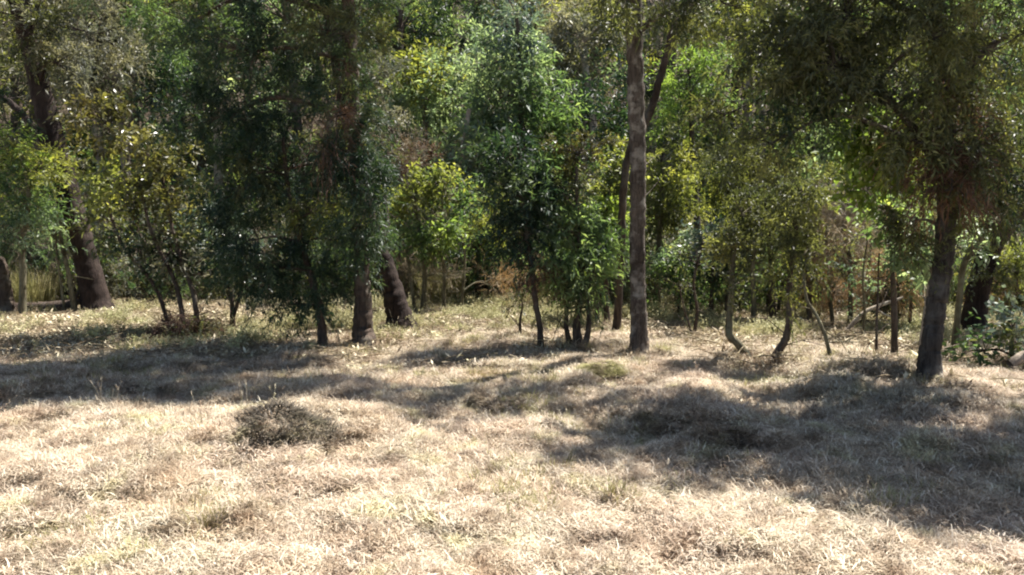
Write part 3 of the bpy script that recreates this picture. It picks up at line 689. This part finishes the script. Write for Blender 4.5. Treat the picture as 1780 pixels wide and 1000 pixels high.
tree('bright_shrub', 'vivid lime green shrub just left of the tall grey-brown trunk', 'shrub',
     [[(1056, 505, 5), (1052, 450, 4), (1050, 390, 3)], [(1040, 505, 4), (1034, 450, 3), (1030, 400, 2)]],
     [(1048, 385, 36, 32, 0, 28, 'broad', LIME), (1020, 420, 34, 30, 0.1, 16, 'broad', LIME), (1055, 435, 36, 30, 0, 18, 'broad', MIDGREEN), (1080, 290, 34, 36, 0.4, 20, 'broad', YELLOWGREEN), (1070, 340, 30, 34, 0.4, 14, 'broad', YELLOWGREEN)], B_DARK, d=11.9)

tree('yellow_tree', 'yellowish thin-crowned young tree directly behind the tall grey-brown trunk', 'tree',
     [[(1142, 510, 5), (1144, 440, 5), (1150, 350, 4), (1155, 280, 3)]],
     [(1150, 310, 50, 60, 0, 30, 'feather', YELLOWGREEN), (1180, 350, 50, 45, 0.2, 22, 'feather', YELLOWGREEN), (1140, 380, 40, 40, 0, 16, 'feather', OLIVE), (1190, 260, 40, 50, 0.4, 16, 'feather', OLIVE)], B_OLIVE, d=13.6)

tree('bright_tree', 'fresh bright green tree top just right of the tall grey-brown trunk', 'tree',
     [[(1215, 500, 7), (1212, 400, 6), (1205, 280, 5), (1200, 160, 4)]],
     [(1195, 125, 45, 40, 0, 24, 'feather', BRIGHTGREEN), (1215, 180, 50, 45, 0.1, 24, 'feather', MIDGREEN), (1180, 210, 40, 34, 0, 16, 'feather', BRIGHTGREEN), (1240, 110, 34, 30, 0.2, 8, 'feather', MIDGREEN)], B_DARK, d=14.5)

tree('weeping_shrub', 'olive weeping shrub on thin dark stems midway between the tall and the broad right trunks', 'shrub',
     [[(1345, 516, 5), (1340, 450, 4.5), (1330, 370, 4), (1322, 300, 3)], [(1410, 516, 4), (1404, 450, 4), (1400, 380, 3), (1390, 300, 2.4)]],
     [(1320, 320, 70, 50, 0, 34, 'weep', OLIVE), (1390, 330, 70, 50, 0.1, 32, 'weep', OLIVE), (1340, 385, 70, 40, 0, 24, 'weep', OLIVE), (1260, 330, 60, 50, 0.2, 24, 'weep', YELLOWGREEN), (1390, 400, 50, 40, 0, 16, 'weep', OLIVE), (1280, 280, 60, 40, 0.2, 18, 'weep', OLIVE)], B_DARK, d=12.2)

tree('dry_shrub', 'dry straw-coloured twiggy shrub left of the broad right trunk', 'shrub',
     [[(1480, 530, 4), (1478, 470, 3.4), (1470, 400, 3), (1462, 330, 2)], [(1500, 530, 3), (1510, 470, 2.6), (1515, 410, 2)], [(1450, 528, 3), (1440, 470, 2.4), (1436, 400, 2)]],
     [(1465, 400, 60, 60, 0, 34, 'twig', DRYTWIG), (1470, 350, 45, 40, 0.1, 18, 'dead', DRYTWIG), (1470, 470, 70, 45, 0, 22, 'twig', TAWNY), (1530, 470, 40, 45, 0, 18, 'dead', TAWNY), (1450, 430, 50, 60, 0.2, 14, 'small', OLIVE)], B_OLIVE, d=11.6)

tree('bright_shrub', 'sunlit bright green broad-leaved shrub hanging left of the broad right trunk', 'shrub',
     [[(1556, 612, 5), (1555, 560, 5), (1552, 480, 4.5), (1548, 400, 4), (1545, 300, 3), (1540, 240, 2)], [(1524, 606, 2.2), (1524, 560, 2), (1526, 500, 1.6), (1528, 440, 1.4)]],
     [(1500, 215, 45, 32, -0.4, 22, 'broad', LIME), (1555, 225, 45, 40, -0.4, 26, 'broad', LIME), (1540, 265, 55, 30, -0.4, 20, 'broad', LIME), (1530, 325, 50, 34, -0.4, 18, 'broad', LIME), (1545, 380, 34, 30, 0, 10, 'broad', MIDGREEN), (1470, 240, 34, 30, -0.3, 8, 'broad', PALEGREEN)], B_DARK, d=8.6)

tree('blue_shrub', 'low blue-green leafy shrub right of the tall grey-brown trunk', 'shrub',
     [[(1236, 520, 4), (1240, 470, 3.4), (1246, 420, 2.6)], [(1262, 520, 3), (1268, 470, 2.6), (1276, 430, 2)]],
     [(1245, 425, 55, 32, 0, 28, 'broad', BLUEGREEN), (1290, 440, 42, 28, 0, 18, 'broad', BLUEGREEN), (1240, 475, 60, 30, 0.1, 18, 'broad', DARKGREEN), (1285, 480, 24, 14, -0.3, 6, 'broad', GREYGREEN)], B_DARK, d=12.4)

tree('crooked_sapling', 'dark sapling stem bent sharply at the ground, nearer to the tall grey-brown trunk', 'sapling',
     [[(1302, 622, 5), (1286, 602, 5.5), (1268, 582, 6), (1268, 550, 5.5), (1272, 500, 5), (1274, 450, 4), (1280, 390, 3)]],
     [(1272, 500, 22, 40, 0, 5, 'small', OLIVE, .6), (1275, 430, 32, 34, 0, 10, 'small', OLIVE), (1290, 370, 36, 36, 0.1, 10, 'weep', OLIVE)], B_OLIVE)

tree('crooked_sapling', 'dark sapling stem rising from a bent root in the middle of the right-hand grass', 'sapling',
     [[(1338, 630, 5), (1352, 612, 6), (1366, 588, 6), (1372, 550, 5.5), (1372, 500, 5), (1378, 440, 4), (1390, 360, 3)]],
     [(1374, 500, 26, 45, 0, 6, 'weep', OLIVE, .6), (1380, 400, 36, 40, 0, 10, 'weep', OLIVE), (1385, 340, 45, 45, 0.1, 12, 'weep', OLIVE)], B_DARK)

tree('thin_sapling', 'thin sapling leaning left with its foot in the grass, right of the bent saplings', 'sapling',
     [[(1446, 626, 3.4), (1436, 590, 3.2), (1420, 550, 3), (1402, 520, 2.8), (1396, 470, 2.4)]], [(1398, 440, 26, 34, 0, 6, 'weep', OLIVE)], B_OLIVE)

tree('thin_sapling', 'upright brown sapling stem standing between the two bent saplings', 'sapling',
     [[(1308, 572, 4.5), (1310, 530, 4), (1308, 480, 3.6), (1312, 420, 3)]], [(1312, 430, 34, 36, 0, 9, 'small', OLIVE)], B_OLIVE)

tree('low_shrub', 'low pale green broad-leaved shrub filling the gap just right of the tall grey-brown trunk', 'shrub',
     [[(1180, 520, 3), (1182, 480, 2.6), (1190, 440, 2)], [(1200, 520, 3), (1206, 480, 2.4), (1210, 450, 2)]],
     [(1185, 455, 42, 34, 0, 20, 'broad', PALEGREEN), (1165, 490, 40, 24, -0.1, 14, 'broad', MIDGREEN), (1215, 495, 40, 22, 0, 12, 'feather', MIDGREEN)], B_DARK, d=12.7)

tree('low_shrub', 'low mid-green shrub growing among the two bent dark saplings', 'shrub',
     [[(1335, 520, 3), (1336, 490, 2.6), (1340, 460, 2)], [(1315, 520, 3), (1306, 480, 2.2)], [(1350, 520, 3), (1362, 486, 2.2)]],
     [(1325, 478, 50, 30, 0, 22, 'feather', MIDGREEN), (1365, 490, 40, 24, 0.1, 14, 'feather', YELLOWGREEN), (1295, 500, 34, 18, 0.1, 9, 'small', OLIVE)], B_DARK, d=13.0)

tree('low_shrub', 'low olive and tawny shrub at the foot of the dry straw-coloured twiggy shrub', 'shrub',
     [[(1425, 525, 3), (1424, 490, 2.4), (1420, 450, 1.8)], [(1440, 525, 3), (1452, 490, 2.2)]],
     [(1425, 480, 42, 40, 0, 20, 'small', OLIVE), (1445, 505, 46, 18, -0.1, 12, 'dead', TAWNY), (1410, 440, 34, 30, 0, 10, 'weep', YELLOWGREEN)], B_DARK, d=12.5)

tree('low_shrub', 'low brown-leaved bush in shade left of the broad right trunk', 'shrub',
     [[(1560, 545, 3), (1562, 510, 2.4), (1568, 480, 1.8)], [(1582, 545, 3), (1586, 500, 2.2)]],
     [(1560, 495, 44, 36, 0, 18, 'dead', TAWNY), (1580, 470, 34, 34, 0, 12, 'broad', PALEGREEN), (1535, 525, 40, 20, 0, 10, 'small', OLIVE)], B_DARK, d=11.0)

tree('low_shrub', 'low fresh green shrub behind the bushy sapling with the clump of stems', 'shrub',
     [[(965, 515, 3), (962, 480, 2.4), (966, 450, 1.8)], [(980, 515, 3), (990, 480, 2.2)]],
     [(965, 465, 42, 34, 0, 20, 'feather', MIDGREEN), (1000, 485, 36, 24, 0, 12, 'broad', MIDGREEN), (935, 492, 36, 16, 0, 10, 'twig', TAWNY)], B_DARK, d=13.6)

tree('thin_sapling', 'wispy straight sapling with sparse pale leaves just left of the broad right trunk', 'sapling',
     [[(1498, 590, 2.4), (1503, 540, 2.2), (1500, 480, 1.9), (1510, 400, 1.4)]], [(1502, 480, 26, 50, 0, 6, 'small', PALEGREEN, .6), (1508, 410, 26, 30, 0, 5, 'small', OLIVE, .6)], B_OLIVE, d=10.4)
tree('thin_sapling', 'wispy forked sapling right of the tall trunk in front of the pale green low shrub', 'sapling',
     [[(1205, 585, 2.6), (1212, 540, 2.3), (1206, 490, 2), (1222, 420, 1.4)], [(1208, 583, 1.8), (1190, 540, 1.6), (1180, 490, 1.2)]], [(1214, 460, 28, 40, 0, 6, 'small', OLIVE, .6), (1184, 500, 20, 24, 0, 3, 'small', OLIVE, .5)], B_DARK, d=10.9)

tree('reddish_shrub', 'grey-purple lacy shrub right of the upper trunk of the dark feathery tree', 'shrub',
     [[(690, 510, 5), (692, 420, 4.5), (694, 330, 4), (690, 250, 3)]],
     [(685, 275, 48, 50, 0, 28, 'twig', DRYTWIG), (725, 290, 34, 40, 0.2, 14, 'small', DEADRED), (665, 215, 40, 45, 0.2, 20, 'small', GREYGREEN), (655, 130, 40, 60, 0.4, 20, 'weep', GREYGREEN), (690, 360, 40, 40, 0, 12, 'small', OLIVE)], B_DARK, d=14.8)

tree('fern_shrub', 'shaded blue-green shrub low at the right edge above a fallen log', 'shrub',
     [[(1760, 620, 4), (1758, 590, 3.4), (1752, 560, 2.4)]],
     [(1758, 560, 30, 22, 0, 9, 'broad', BLUEGREEN, .7), (1770, 605, 36, 18, -0.2, 7, 'broad', OLIVE, .7), (1700, 612, 50, 22, 0, 9, 'broad', MIDGREEN, .6)], B_DARK, d=8.7)

tree('yellow_shrub', 'yellow-green bush glimpsed past the thick leaning trunk at the right edge', 'shrub',
     [[(1765, 540, 5), (1766, 490, 4), (1768, 450, 3)]],
     [(1765, 465, 40, 32, 0, 20, 'feather', YELLOWGREEN), (1740, 510, 40, 25, 0, 14, 'dead', TAWNY), (1770, 520, 40, 25, 0, 12, 'broad', OLIVE)], B_DARK, d=12.6)

tree('pine_sapling', 'pointed light green conifer-like young tree with a dark central stem at top centre', 'tree',
     [[(905, 500, 5), (906, 380, 5), (908, 250, 4.6), (903, 120, 4), (898, 20, 3)]],
     [(900, 55, 26, 36, 0, 10, 'feather_far', BLUEGREEN), (905, 110, 50, 40, 0, 18, 'feather_far', PALEGREEN, .8), (870, 170, 60, 45, 0, 20, 'feather_far', PALEGREEN, .8), (945, 170, 50, 45, 0, 18, 'feather_far', MIDGREEN, .8), (905, 235, 85, 40, 0, 26, 'feather_far', MIDGREEN, .8), (830, 120, 40, 50, 0.3, 14, 'feather_far', PALEGREEN, .8)], B_DARK, d=17.0)

tree('yellow_tree', 'rounded yellow-green tree crown left of the pointed conifer-like tree', 'tree',
     [[(735, 500, 6), (738, 380, 6), (740, 250, 5), (735, 150, 4)]],
     [(725, 125, 46, 30, -1.0, 20, 'broad_far', YELLOWGREEN), (765, 130, 45, 36, 0.2, 20, 'feather_far', PALEGREEN), (735, 170, 40, 26, -1.0, 12, 'feather_far', PALEGREEN), (770, 200, 50, 40, 0.4, 16, 'feather_far', MIDGREEN)], B_GREY, d=18.5)

tree('grey_tree', 'grey-green tree crown filling the gap left of the tall grey-brown trunk at the top', 'tree',
     [[(1030, 490, 7), (1034, 360, 7), (1030, 200, 6), (1010, 80, 5)]],
     [(1010, 60, 60, 45, 0, 24, 'broad_far', GREYGREEN, .8), (1060, 40, 45, 45, 0, 18, 'broad_far', OLIVE, .8), (1000, 140, 45, 36, 0.3, 14, 'feather_far', GREYGREEN), (1065, 130, 26, 40, -0.6, 10, 'broad_far', PALEGREEN), (960, 20, 50, 40, 0, 14, 'feather_far', GREYGREEN)], B_PALE, d=20.0)

tree('dark_tree', 'tree whose dark leaves paint the shaded hollow between the conifer-like tree and the tall trunk', 'tree',
     [[(980, 490, 8), (985, 380, 7), (990, 260, 6), (1000, 180, 5)]],
     [(1040, 210, 55, 50, 0, 12, 'feather_far', DARKGREEN), (985, 300, 60, 40, 0, 18, 'broad_far', MIDGREEN, .7), (1010, 200, 60, 50, 0.8, 9, 'feather_far', DARKGREEN), (950, 330, 45, 40, -0.3, 12, 'broad_far', MIDGREEN, .8)], B_DARK, d=17.6)  # dark green lumps stand in for the shade of the gap

tree('grey_tree', 'pale silver-green tree seen over the dark hollow left of the conifer-like tree', 'tree',
     [[(800, 500, 7), (802, 380, 6), (806, 260, 5), (815, 190, 4)]],
     [(815, 265, 45, 32, 0, 16, 'broad_far', PALEGREEN, .8), (790, 300, 45, 26, 0, 12, 'broad_far', GREYGREEN, .8), (850, 230, 45, 40, 0.5, 14, 'feather_far', PALEGREEN, .7)], B_PALE, d=16.6)

tree('tall_pine', 'tall blue-green drooping tree at the very top left of centre', 'tree',
     [[(700, 490, 9), (702, 350, 9), (700, 150, 8), (690, -60, 6), (685, -250, 3)]],
     [(680, 40, 70, 50, 0, 26, 'needle_far', MIDGREEN), (750, 60, 60, 50, 0, 22, 'needle_far', DARKGREEN), (700, -80, 100, 80, 0, 30, 'needle_far', DARKGREEN), (820, 20, 50, 60, 0.4, 16, 'needle_far', DARKGREEN), (700, -220, 80, 80, 0, 16, 'needle_far', DARKGREEN)], B_DARK, d=21.5)

tree('grey_tree', 'dry grey-leaved tree above the thick near-black leaning trunk at top left', 'tree',
     [[(230, 490, 8), (225, 360, 8), (210, 200, 7), (190, 60, 6), (180, -100, 4)]],
     [(190, 100, 60, 70, 0, 24, 'feather_far', GREYGREEN), (120, 140, 60, 50, 0, 18, 'feather_far', GREYGREEN), (220, 20, 70, 60, 0.2, 22, 'feather_far', OLIVE), (260, 150, 60, 60, 0.3, 18, 'feather_far', DARKGREEN), (180, -80, 120, 80, 0, 24, 'feather_far', GREYGREEN)], B_GREY, d=16.5)

# ------------------------------------------------------------------ fallen wood
def log(name, label, cat, line, bark, d, twigs=()):
    pts, rr = to_world(line, d, False)
    base = pts.mean(0); base[2] = float(ground_z(base[0], base[1]))
    P, R = smooth_line(pts, rr, 5)
    mb = MB(); tube(mb, P, R, 9, 0, 0.2)
    r_ = empty(name, base); tag(r_, label, cat)
    mb.build('branch_wood', bark, r_, base)
    for t in twigs:
        q, qr = to_world(t, d, False); q, qr = smooth_line(q, qr, 4)
        mb = MB(); tube(mb, q, qr, 6, 0, 0.2); mb.build('side_branch', bark, r_, base)
def on_ground(px, d, lift=0.03):
    """photo row at which the ground lies under column px at distance d"""
    a = at(px, 500, d); z = float(ground_z(a[0], d)) + lift
    for _ in range(4):
        a = at(px, 500, d); break
    k = (z - CAM_Z) / d
    cp, sp = math.cos(PITCH), math.sin(PITCH)
    # ray: (-sp + c cp) / (cp + c sp) = k
    c = (k * cp + sp) / (cp - k * sp)
    return CY - c * FPX
log('fallen_branch', 'pale broken branch propped up out of the grass left of the broad right trunk', 'branch',
    [(1466, on_ground(1466, 10.6, .02), 3.4), (1500, 545, 3.4), (1536, 529, 3), (1570, 517, 2)], B_PALE, 10.6, [[(1520, 535, 2.5), (1534, 545, 2), (1552, 552, 1.2)]])
y0 = on_ground(40, 13.6, .05)
log('fallen_log', 'long dark fallen log lying across the ground at the left edge by the leaning trunk', 'log',
    [(-60, on_ground(-60, 13.6, .08), 9), (40, y0 - 6, 10), (110, on_ground(110, 13.6, .14), 9), (140, on_ground(140, 13.6, .22), 5)], B_DARK, 13.6, [[(100, y0, 4), (128, y0 - 18, 3), (140, y0 - 40, 2)]])
log('fallen_log', 'pale-ended fallen log poking out of the ferns at the right edge', 'log',
    [(1755, on_ground(1755, 8.3, .10), 10), (1790, on_ground(1790, 8.3, .22), 10), (1850, on_ground(1850, 8.3, .3), 9)], B_PALE, 8.3)
log('fallen_log', 'dark rotting log in shade behind the pale propped branch', 'log',
    [(1480, on_ground(1480, 11.6, .07), 8), (1560, on_ground(1560, 11.6, .09), 9), (1640, on_ground(1640, 11.6, .07), 7)], B_DARK, 11.6)

# ------------------------------------------------------------------ grass tussocks one can tell apart
TUS = [(488, 754, 1.4, 'dark grey-brown domed grass mound standing alone in the sunlit meadow', G_TUSSOCK),
       (1142, 748, 0.95, 'brown grass tussock on the shaded side of the sunlit grass mound', G_DEAD),
       (1262, 778, 1.05, 'wide grey-brown grass tussock below the sunlit mound, facing the big shadow', G_DEAD),
       (1352, 775, 0.75, 'small straw-yellow tuft catching sun inside the big right-hand shadow', G_HAY),
       (1050, 645, 1.0, 'low dull green grass mound at the foot of the tall grey-brown trunk', G_GREEN),
       (830, 700, 0.6, 'flattened straw-brown tussock at the edge of the tree shadow near the middle', G_DEAD),
       (285, 930, 0.5, 'small dark rusty tuft in the lower left foreground', G_DEAD),
       (380, 925, 0.5, 'dark olive tuft beside the rusty one in the lower left foreground', G_TUSSOCK),
       (560, 965, 0.45, 'rust-brown tuft low in the foreground near the bottom edge', G_DEAD),
       (955, 745, 0.5, 'small olive tuft at the left tip of the big right-hand shadow', G_TUSSOCK)]
def tall_grass(px, d, lab):
    mb = MB(); n = 900; U = RNG.random; r = 0.38 * np.sqrt(U(n)); th = U(n) * 6.283
    blades(mb, np.stack([r * np.cos(th), r * np.sin(th), 0 * th], -1), th + (U(n) - .5) * 1.5, 0.05 + 0.35 * U(n), 0.4 + 0.45 * U(n), 0.008 + 0.006 * U(n), 0.05 + 0.25 * U(n), U(n))
    a = at(px, 500, d)
    o = mb.build('tall_grass', G_GREEN); o.location = (a[0], d, float(ground_z(a[0], d)) - 0.02); tag(o, lab, 'grass clump')
tall_grass(58, 14.4, 'clump of tall yellow-green grass behind the dark fallen log at the left edge')
tall_grass(770, 14.6, 'clump of tall dry grass below the yellow-green shrub with tan stems')
for px, py, s, lab, gmat in TUS:
    me = tuft('tussock', gmat)
    o = bpy.data.objects.new('grass_tussock', me); COL.objects.link(o)
    h = hit(px, py); o.location = (h[0], h[1], float(ground_z(h[0], h[1])) - 0.02)
    o.scale = (s * 1.55, s * 1.25, s * (0.5 if gmat is G_GREEN else 0.78)); o.rotation_euler = (0, 0, RNG.random() * 6.28)
    tag(o, lab, 'grass tussock')

# ------------------------------------------------------------------ grass, litter and weeds
def points(n, y0, y1, xs, pw=1.0):
    """random ground points between two distances, as wide as the view plus a margin"""
    y = y0 + (y1 - y0) * RNG.random(n) ** pw
    w = 0.66 * y + xs
    x = (RNG.random(n) * 2 - 1) * w
    return x, y
def spread(name, label, kinds, n, y0, y1, keep=None, smin=0.7, smax=1.4, xs=1.2, pw=1.0, zoff=0.0):
    x, y = points(n, y0, y1, xs, pw)
    if keep is not None:
        k = RNG.random(n) < keep(x, y); x, y = x[k], y[k]
    n = len(x)
    P = np.stack([x, y, ground_z(x, y) + zoff], -1)
    e = 0.06
    sx = (ground_z(x + e, y) - ground_z(x - e, y)) / (2 * e); sy = (ground_z(x, y + e) - ground_z(x, y - e)) / (2 * e)
    s = smin + (smax - smin) * RNG.random(n) ** 1.5
    # the tuft leans with the slope (small angles); its own turn comes first
    rot = np.stack([np.arctan(sy) * 0.9, -np.arctan(sx) * 0.9, RNG.random(n) * 6.283], -1)
    rot[:, 2] = RNG.random(n) * 6.283
    c, sn = np.cos(rot[:, 2]), np.sin(rot[:, 2])
    rot[:, 0] *= 1.0; 
    scatter(name, label, kinds, P, rot * np.array([0.6, 0.6, 1]), np.stack([s, s, s * (0.8 + 0.5 * RNG.random(n))], -1), RNG.integers(0, len(kinds), n))

def edge(x, y):            # 0 in the meadow, 1 on the woodland floor
    return np.clip((y - 9.7 + 2.6 * (vnoise(x / 2.2, y / 2.2, 11) - .5) + np.where(x > 2, 0.7, 0)) / 1.8, 0, 1)
HAY = [tuft('hay', G_HAY) for _ in range(10)]
spread('dry_grass', 'slashed straw-coloured dry grass covering the meadow', HAY, 23000, 1.6, 8.0, lambda x, y: (1 - 0.9 * edge(x, y)) * np.clip(vnoise(x / 0.33, y / 0.33, 71) * 4 - 0.35, 0.12, 1), 0.6, 1.25, 1.2, 0.8)
spread('dry_grass', 'matted dry grass in the tree shadows at the back of the meadow', HAY, 12000, 8.0, 16.0, lambda x, y: 1 - 0.42 * edge(x, y), 0.7, 1.35, 1.5)
ST = [tuft('stand', G_HAY) for _ in range(6)]
spread('standing_grass', 'short upright straw stems among the slashed grass', ST, 6500, 1.8, 10.5, lambda x, y: np.clip(vnoise(x / 0.8, y / 0.8, 21) * 1.8 - .5, 0, 1), 0.6, 1.3)
SK = [tuft('stalk', G_HAY) for _ in range(5)]
spread('seed_stalks', 'scattered thin dry seed stalks left standing in the straw', SK, 380, 2.6, 12.0, None, 0.4, 0.85)
fx = []
for bx_, by_, br_ in FEET:
    if by_ < 15 and abs(bx_) < 12:
        for _ in range(int(14 + br_ * 260)):
            a_ = RNG.random() * 6.283; q_ = br_ * 1.25 + 0.02 + 0.22 * RNG.random() ** 1.6
            fx.append((bx_ + q_ * math.cos(a_), by_ + q_ * math.sin(a_)))
fx = np.array(fx); nf = len(fx); sf = 0.7 + 0.9 * RNG.random(nf)
scatter('foot_grass', 'longer uncut grass standing round the feet of the trunks', [tuft('stand', g_) for g_ in (G_HAY, G_HAY, G_GREEN, G_DEAD)] + [tuft('litter', L_LITTER)],
        np.stack([fx[:, 0], fx[:, 1], ground_z(fx[:, 0], fx[:, 1]) - .005], -1), np.stack([0 * sf, 0 * sf, RNG.random(nf) * 6.28], -1), np.stack([sf, sf, sf * 1.3], -1), RNG.choice(5, nf, p=[.3, .25, .2, .15, .1]))
GR = [tuft('stand', G_GREEN) for _ in range(6)]
spread('green_grass', 'patches of dull green grass regrowing through the straw', GR, 12000, 1.8, 16.0, lambda x, y: np.clip(vnoise(x / 0.8, y / 0.8, 31) * 3.0 - 1.65, 0, 1) * (0.75 + 0.25 * edge(x, y)) + 0.05 * edge(x, y), 0.7, 1.5)
DD = [tuft('stand', G_DEAD) for _ in range(4)] + [tuft('stand', G_DEAD)]
spread('dead_grass', 'scattered brown dead tufts in the meadow', DD, 5000, 2.0, 14.0, lambda x, y: np.clip(vnoise(x / 0.5, y / 0.5, 41) * 3.2 - 1.8, 0, 1), 0.5, 1.1)
LT = [tuft('litter', L_LITTER) for _ in range(8)]
spread('leaf_litter', 'brown fallen leaves and twigs on the woodland floor', LT, 12000, 9.0, 17.5, lambda x, y: (0.08 + 0.92 * edge(x, y)) * np.clip((17.5 - y) / 2.5, 0.1, 1), 0.8, 1.5, 1.5)
spread('leaf_litter', 'sparse fallen leaves blown over the straw', LT, 1500, 2.2, 9.5, None, 0.35, 0.7)
HB = [tuft('herb', L_HERB) for _ in range(8)]
spread('low_weeds', 'low yellow-green weeds under the trees', HB, 4800, 9.6, 18.5, lambda x, y: edge(x, y) * np.clip(vnoise(x / 0.9, y / 0.9, 51) * 2.2 - .75, 0, 1) * np.where(x < -3.5, 0.45, 1), 0.6, 1.25, 1.5)
FN = [tuft('fern', M_) for M_ in (MIDGREEN, OLIVE, DARKGREEN)]
spread('fern_undergrowth', 'ferns and low bushes filling the ground behind the front shrubs', FN, 3400, 14.6, 30.0, lambda x, y: np.clip((y - 14.8 - 1.4 * vnoise(x / 2, y / 2, 61)) / 1.6, 0, 1) * 0.8, 0.9, 2.3, 2.0)

# ------------------------------------------------------------------ the wood on the hillside behind: one mass
def wood_kind(h, kind, lm, bark, seed, n=54):
    mb = MB()
    bend = (RNG.random(2) - .5) * 0.9
    P, R = smooth_line([(0, 0, -0.3), (bend[0] * .3, bend[1] * .3, h * .35), (bend[0], bend[1], h * .7), (bend[0] * 1.3, bend[1] * 1.3, h)], [0.16, 0.13, 0.09, 0.03], 4)
    tube(mb, P, R, 7, 0, 0.15)
    zc = h * (0.22 + 0.80 * RNG.random(n) ** 0.8)
    wid = 1.75 * np.sin(np.clip((zc / h - 0.12) / 0.95, 0, 1) * math.pi) ** 0.7 * (0.6 + 0.4 * vnoise(zc * 1.3, zc * 0 + seed, 3)) + .15
    a = RNG.random(n) * 6.283; r = wid * RNG.random(n) ** 0.5
    C = np.stack([r * np.cos(a) + bend[0] * zc / h, r * np.sin(a) + bend[1] * zc / h, zc], -1)
    q = nrm(np.stack([np.cos(a), np.sin(a), 0.3 * np.ones(n)], -1))
    leaves_at(mb, C, q, kind, 1, None, 1.15, 1.0)
    for cc in C:
        j = int(np.clip(np.searchsorted(P[:, 2], cc[2] * 0.85), 1, len(P) - 1))
        tube(mb, [P[j], (P[j] + cc) / 2 + [0, 0, .1], cc], [.025, .018, .005], 3, 0, cap=False)
    return mb.mesh('wood_tree', [bark, lm])
def bush_kind(kind, lm, bark, n=26):
    mb = MB()
    C, q = blob_clumps(np.array([0, 0, 0.75]), np.array([.8, .8, .75]), n); C[:, 2] = np.maximum(C[:, 2], .12)
    leaves_at(mb, C, q, kind, 1, None, 0.8, 0.9)
    for cc in C: tube(mb, [cc * [.12, .12, 0], cc * [.5, .5, .6], cc], [.012, .009, .003], 3, 0, cap=False)
    return mb.mesh('bush', [bark, lm])
WK = [wood_kind(8.0, 'feather_far', MIDGREEN, B_DARK, 1), wood_kind(9.0, 'needle_far', DARKGREEN, B_DARK, 2), wood_kind(7.5, 'broad_far', OLIVE, B_GREY, 3),  # the dark green kind also stands in for shaded gaps in the wood
      wood_kind(8.5, 'feather_far', GREYGREEN, B_PALE, 4), wood_kind(6.5, 'broad_far', YELLOWGREEN, B_GREY, 5), wood_kind(8.5, 'broad_far', PALEGREEN, B_DARK, 6), wood_kind(7.5, 'feather_far', OLIVE, B_PALE, 7)]
wx, wy = [], []
for row, (yy, step, half) in enumerate(((21.5, 2.2, 22), (24.0, 2.1, 25), (27, 2.2, 28), (30.5, 2.5, 31), (35, 2.8, 36), (40, 3.2, 42), (47, 3.6, 50))):
    for x in np.arange(-half, half, step):
        xx = x + (RNG.random() - .5) * step * .9; y = yy + (RNG.random() - .5) * 2.4
        wx.append(xx); wy.append(y)
wx, wy = np.array(wx), np.array(wy); n = len(wx)
s = 0.75 + 0.45 * RNG.random(n)
scatter('hillside_wood', 'dense mixed wood rising up the hillside behind the clearing', WK, np.stack([wx, wy, ground_z(wx, wy)], -1),
        np.stack([0 * wx, 0 * wx, RNG.random(n) * 6.28], -1), np.stack([s, s, s], -1), RNG.integers(0, len(WK), n))
BK = [bush_kind('feather', MIDGREEN, B_DARK), bush_kind('broad', OLIVE, B_DARK), bush_kind('broad', YELLOWGREEN, B_DARK), bush_kind('feather', DARKGREEN, B_DARK), bush_kind('small', GREYGREEN, B_OLIVE, 40), bush_kind('twig', DRYTWIG, B_OLIVE)]
NB = 700
bx = (RNG.random(NB) * 2 - 1) * 15; by = np.where(bx > 1.2, 13.5, np.where(bx < -5.5, 14.6, 14.9)) + 7.5 * RNG.random(NB) ** 1.4
k = ~((np.abs(bx + 0.45) < 0.9) & (by < 16.6)); bx, by = bx[k], by[k]; n = len(bx)
s = (0.45 + 0.8 * RNG.random(n)) * np.where(by < 15.2, 0.8, 1.0)
scatter('undergrowth', 'tangled shrubby undergrowth along the edge of the hillside wood', BK, np.stack([bx, by, ground_z(bx, by)], -1),
        np.stack([0 * bx, 0 * bx, RNG.random(n) * 6.28], -1), np.stack([s, s, s * (0.8 + .6 * RNG.random(n))], -1), RNG.integers(0, len(BK), n))
print('crown triangles', COUNT['tris'])
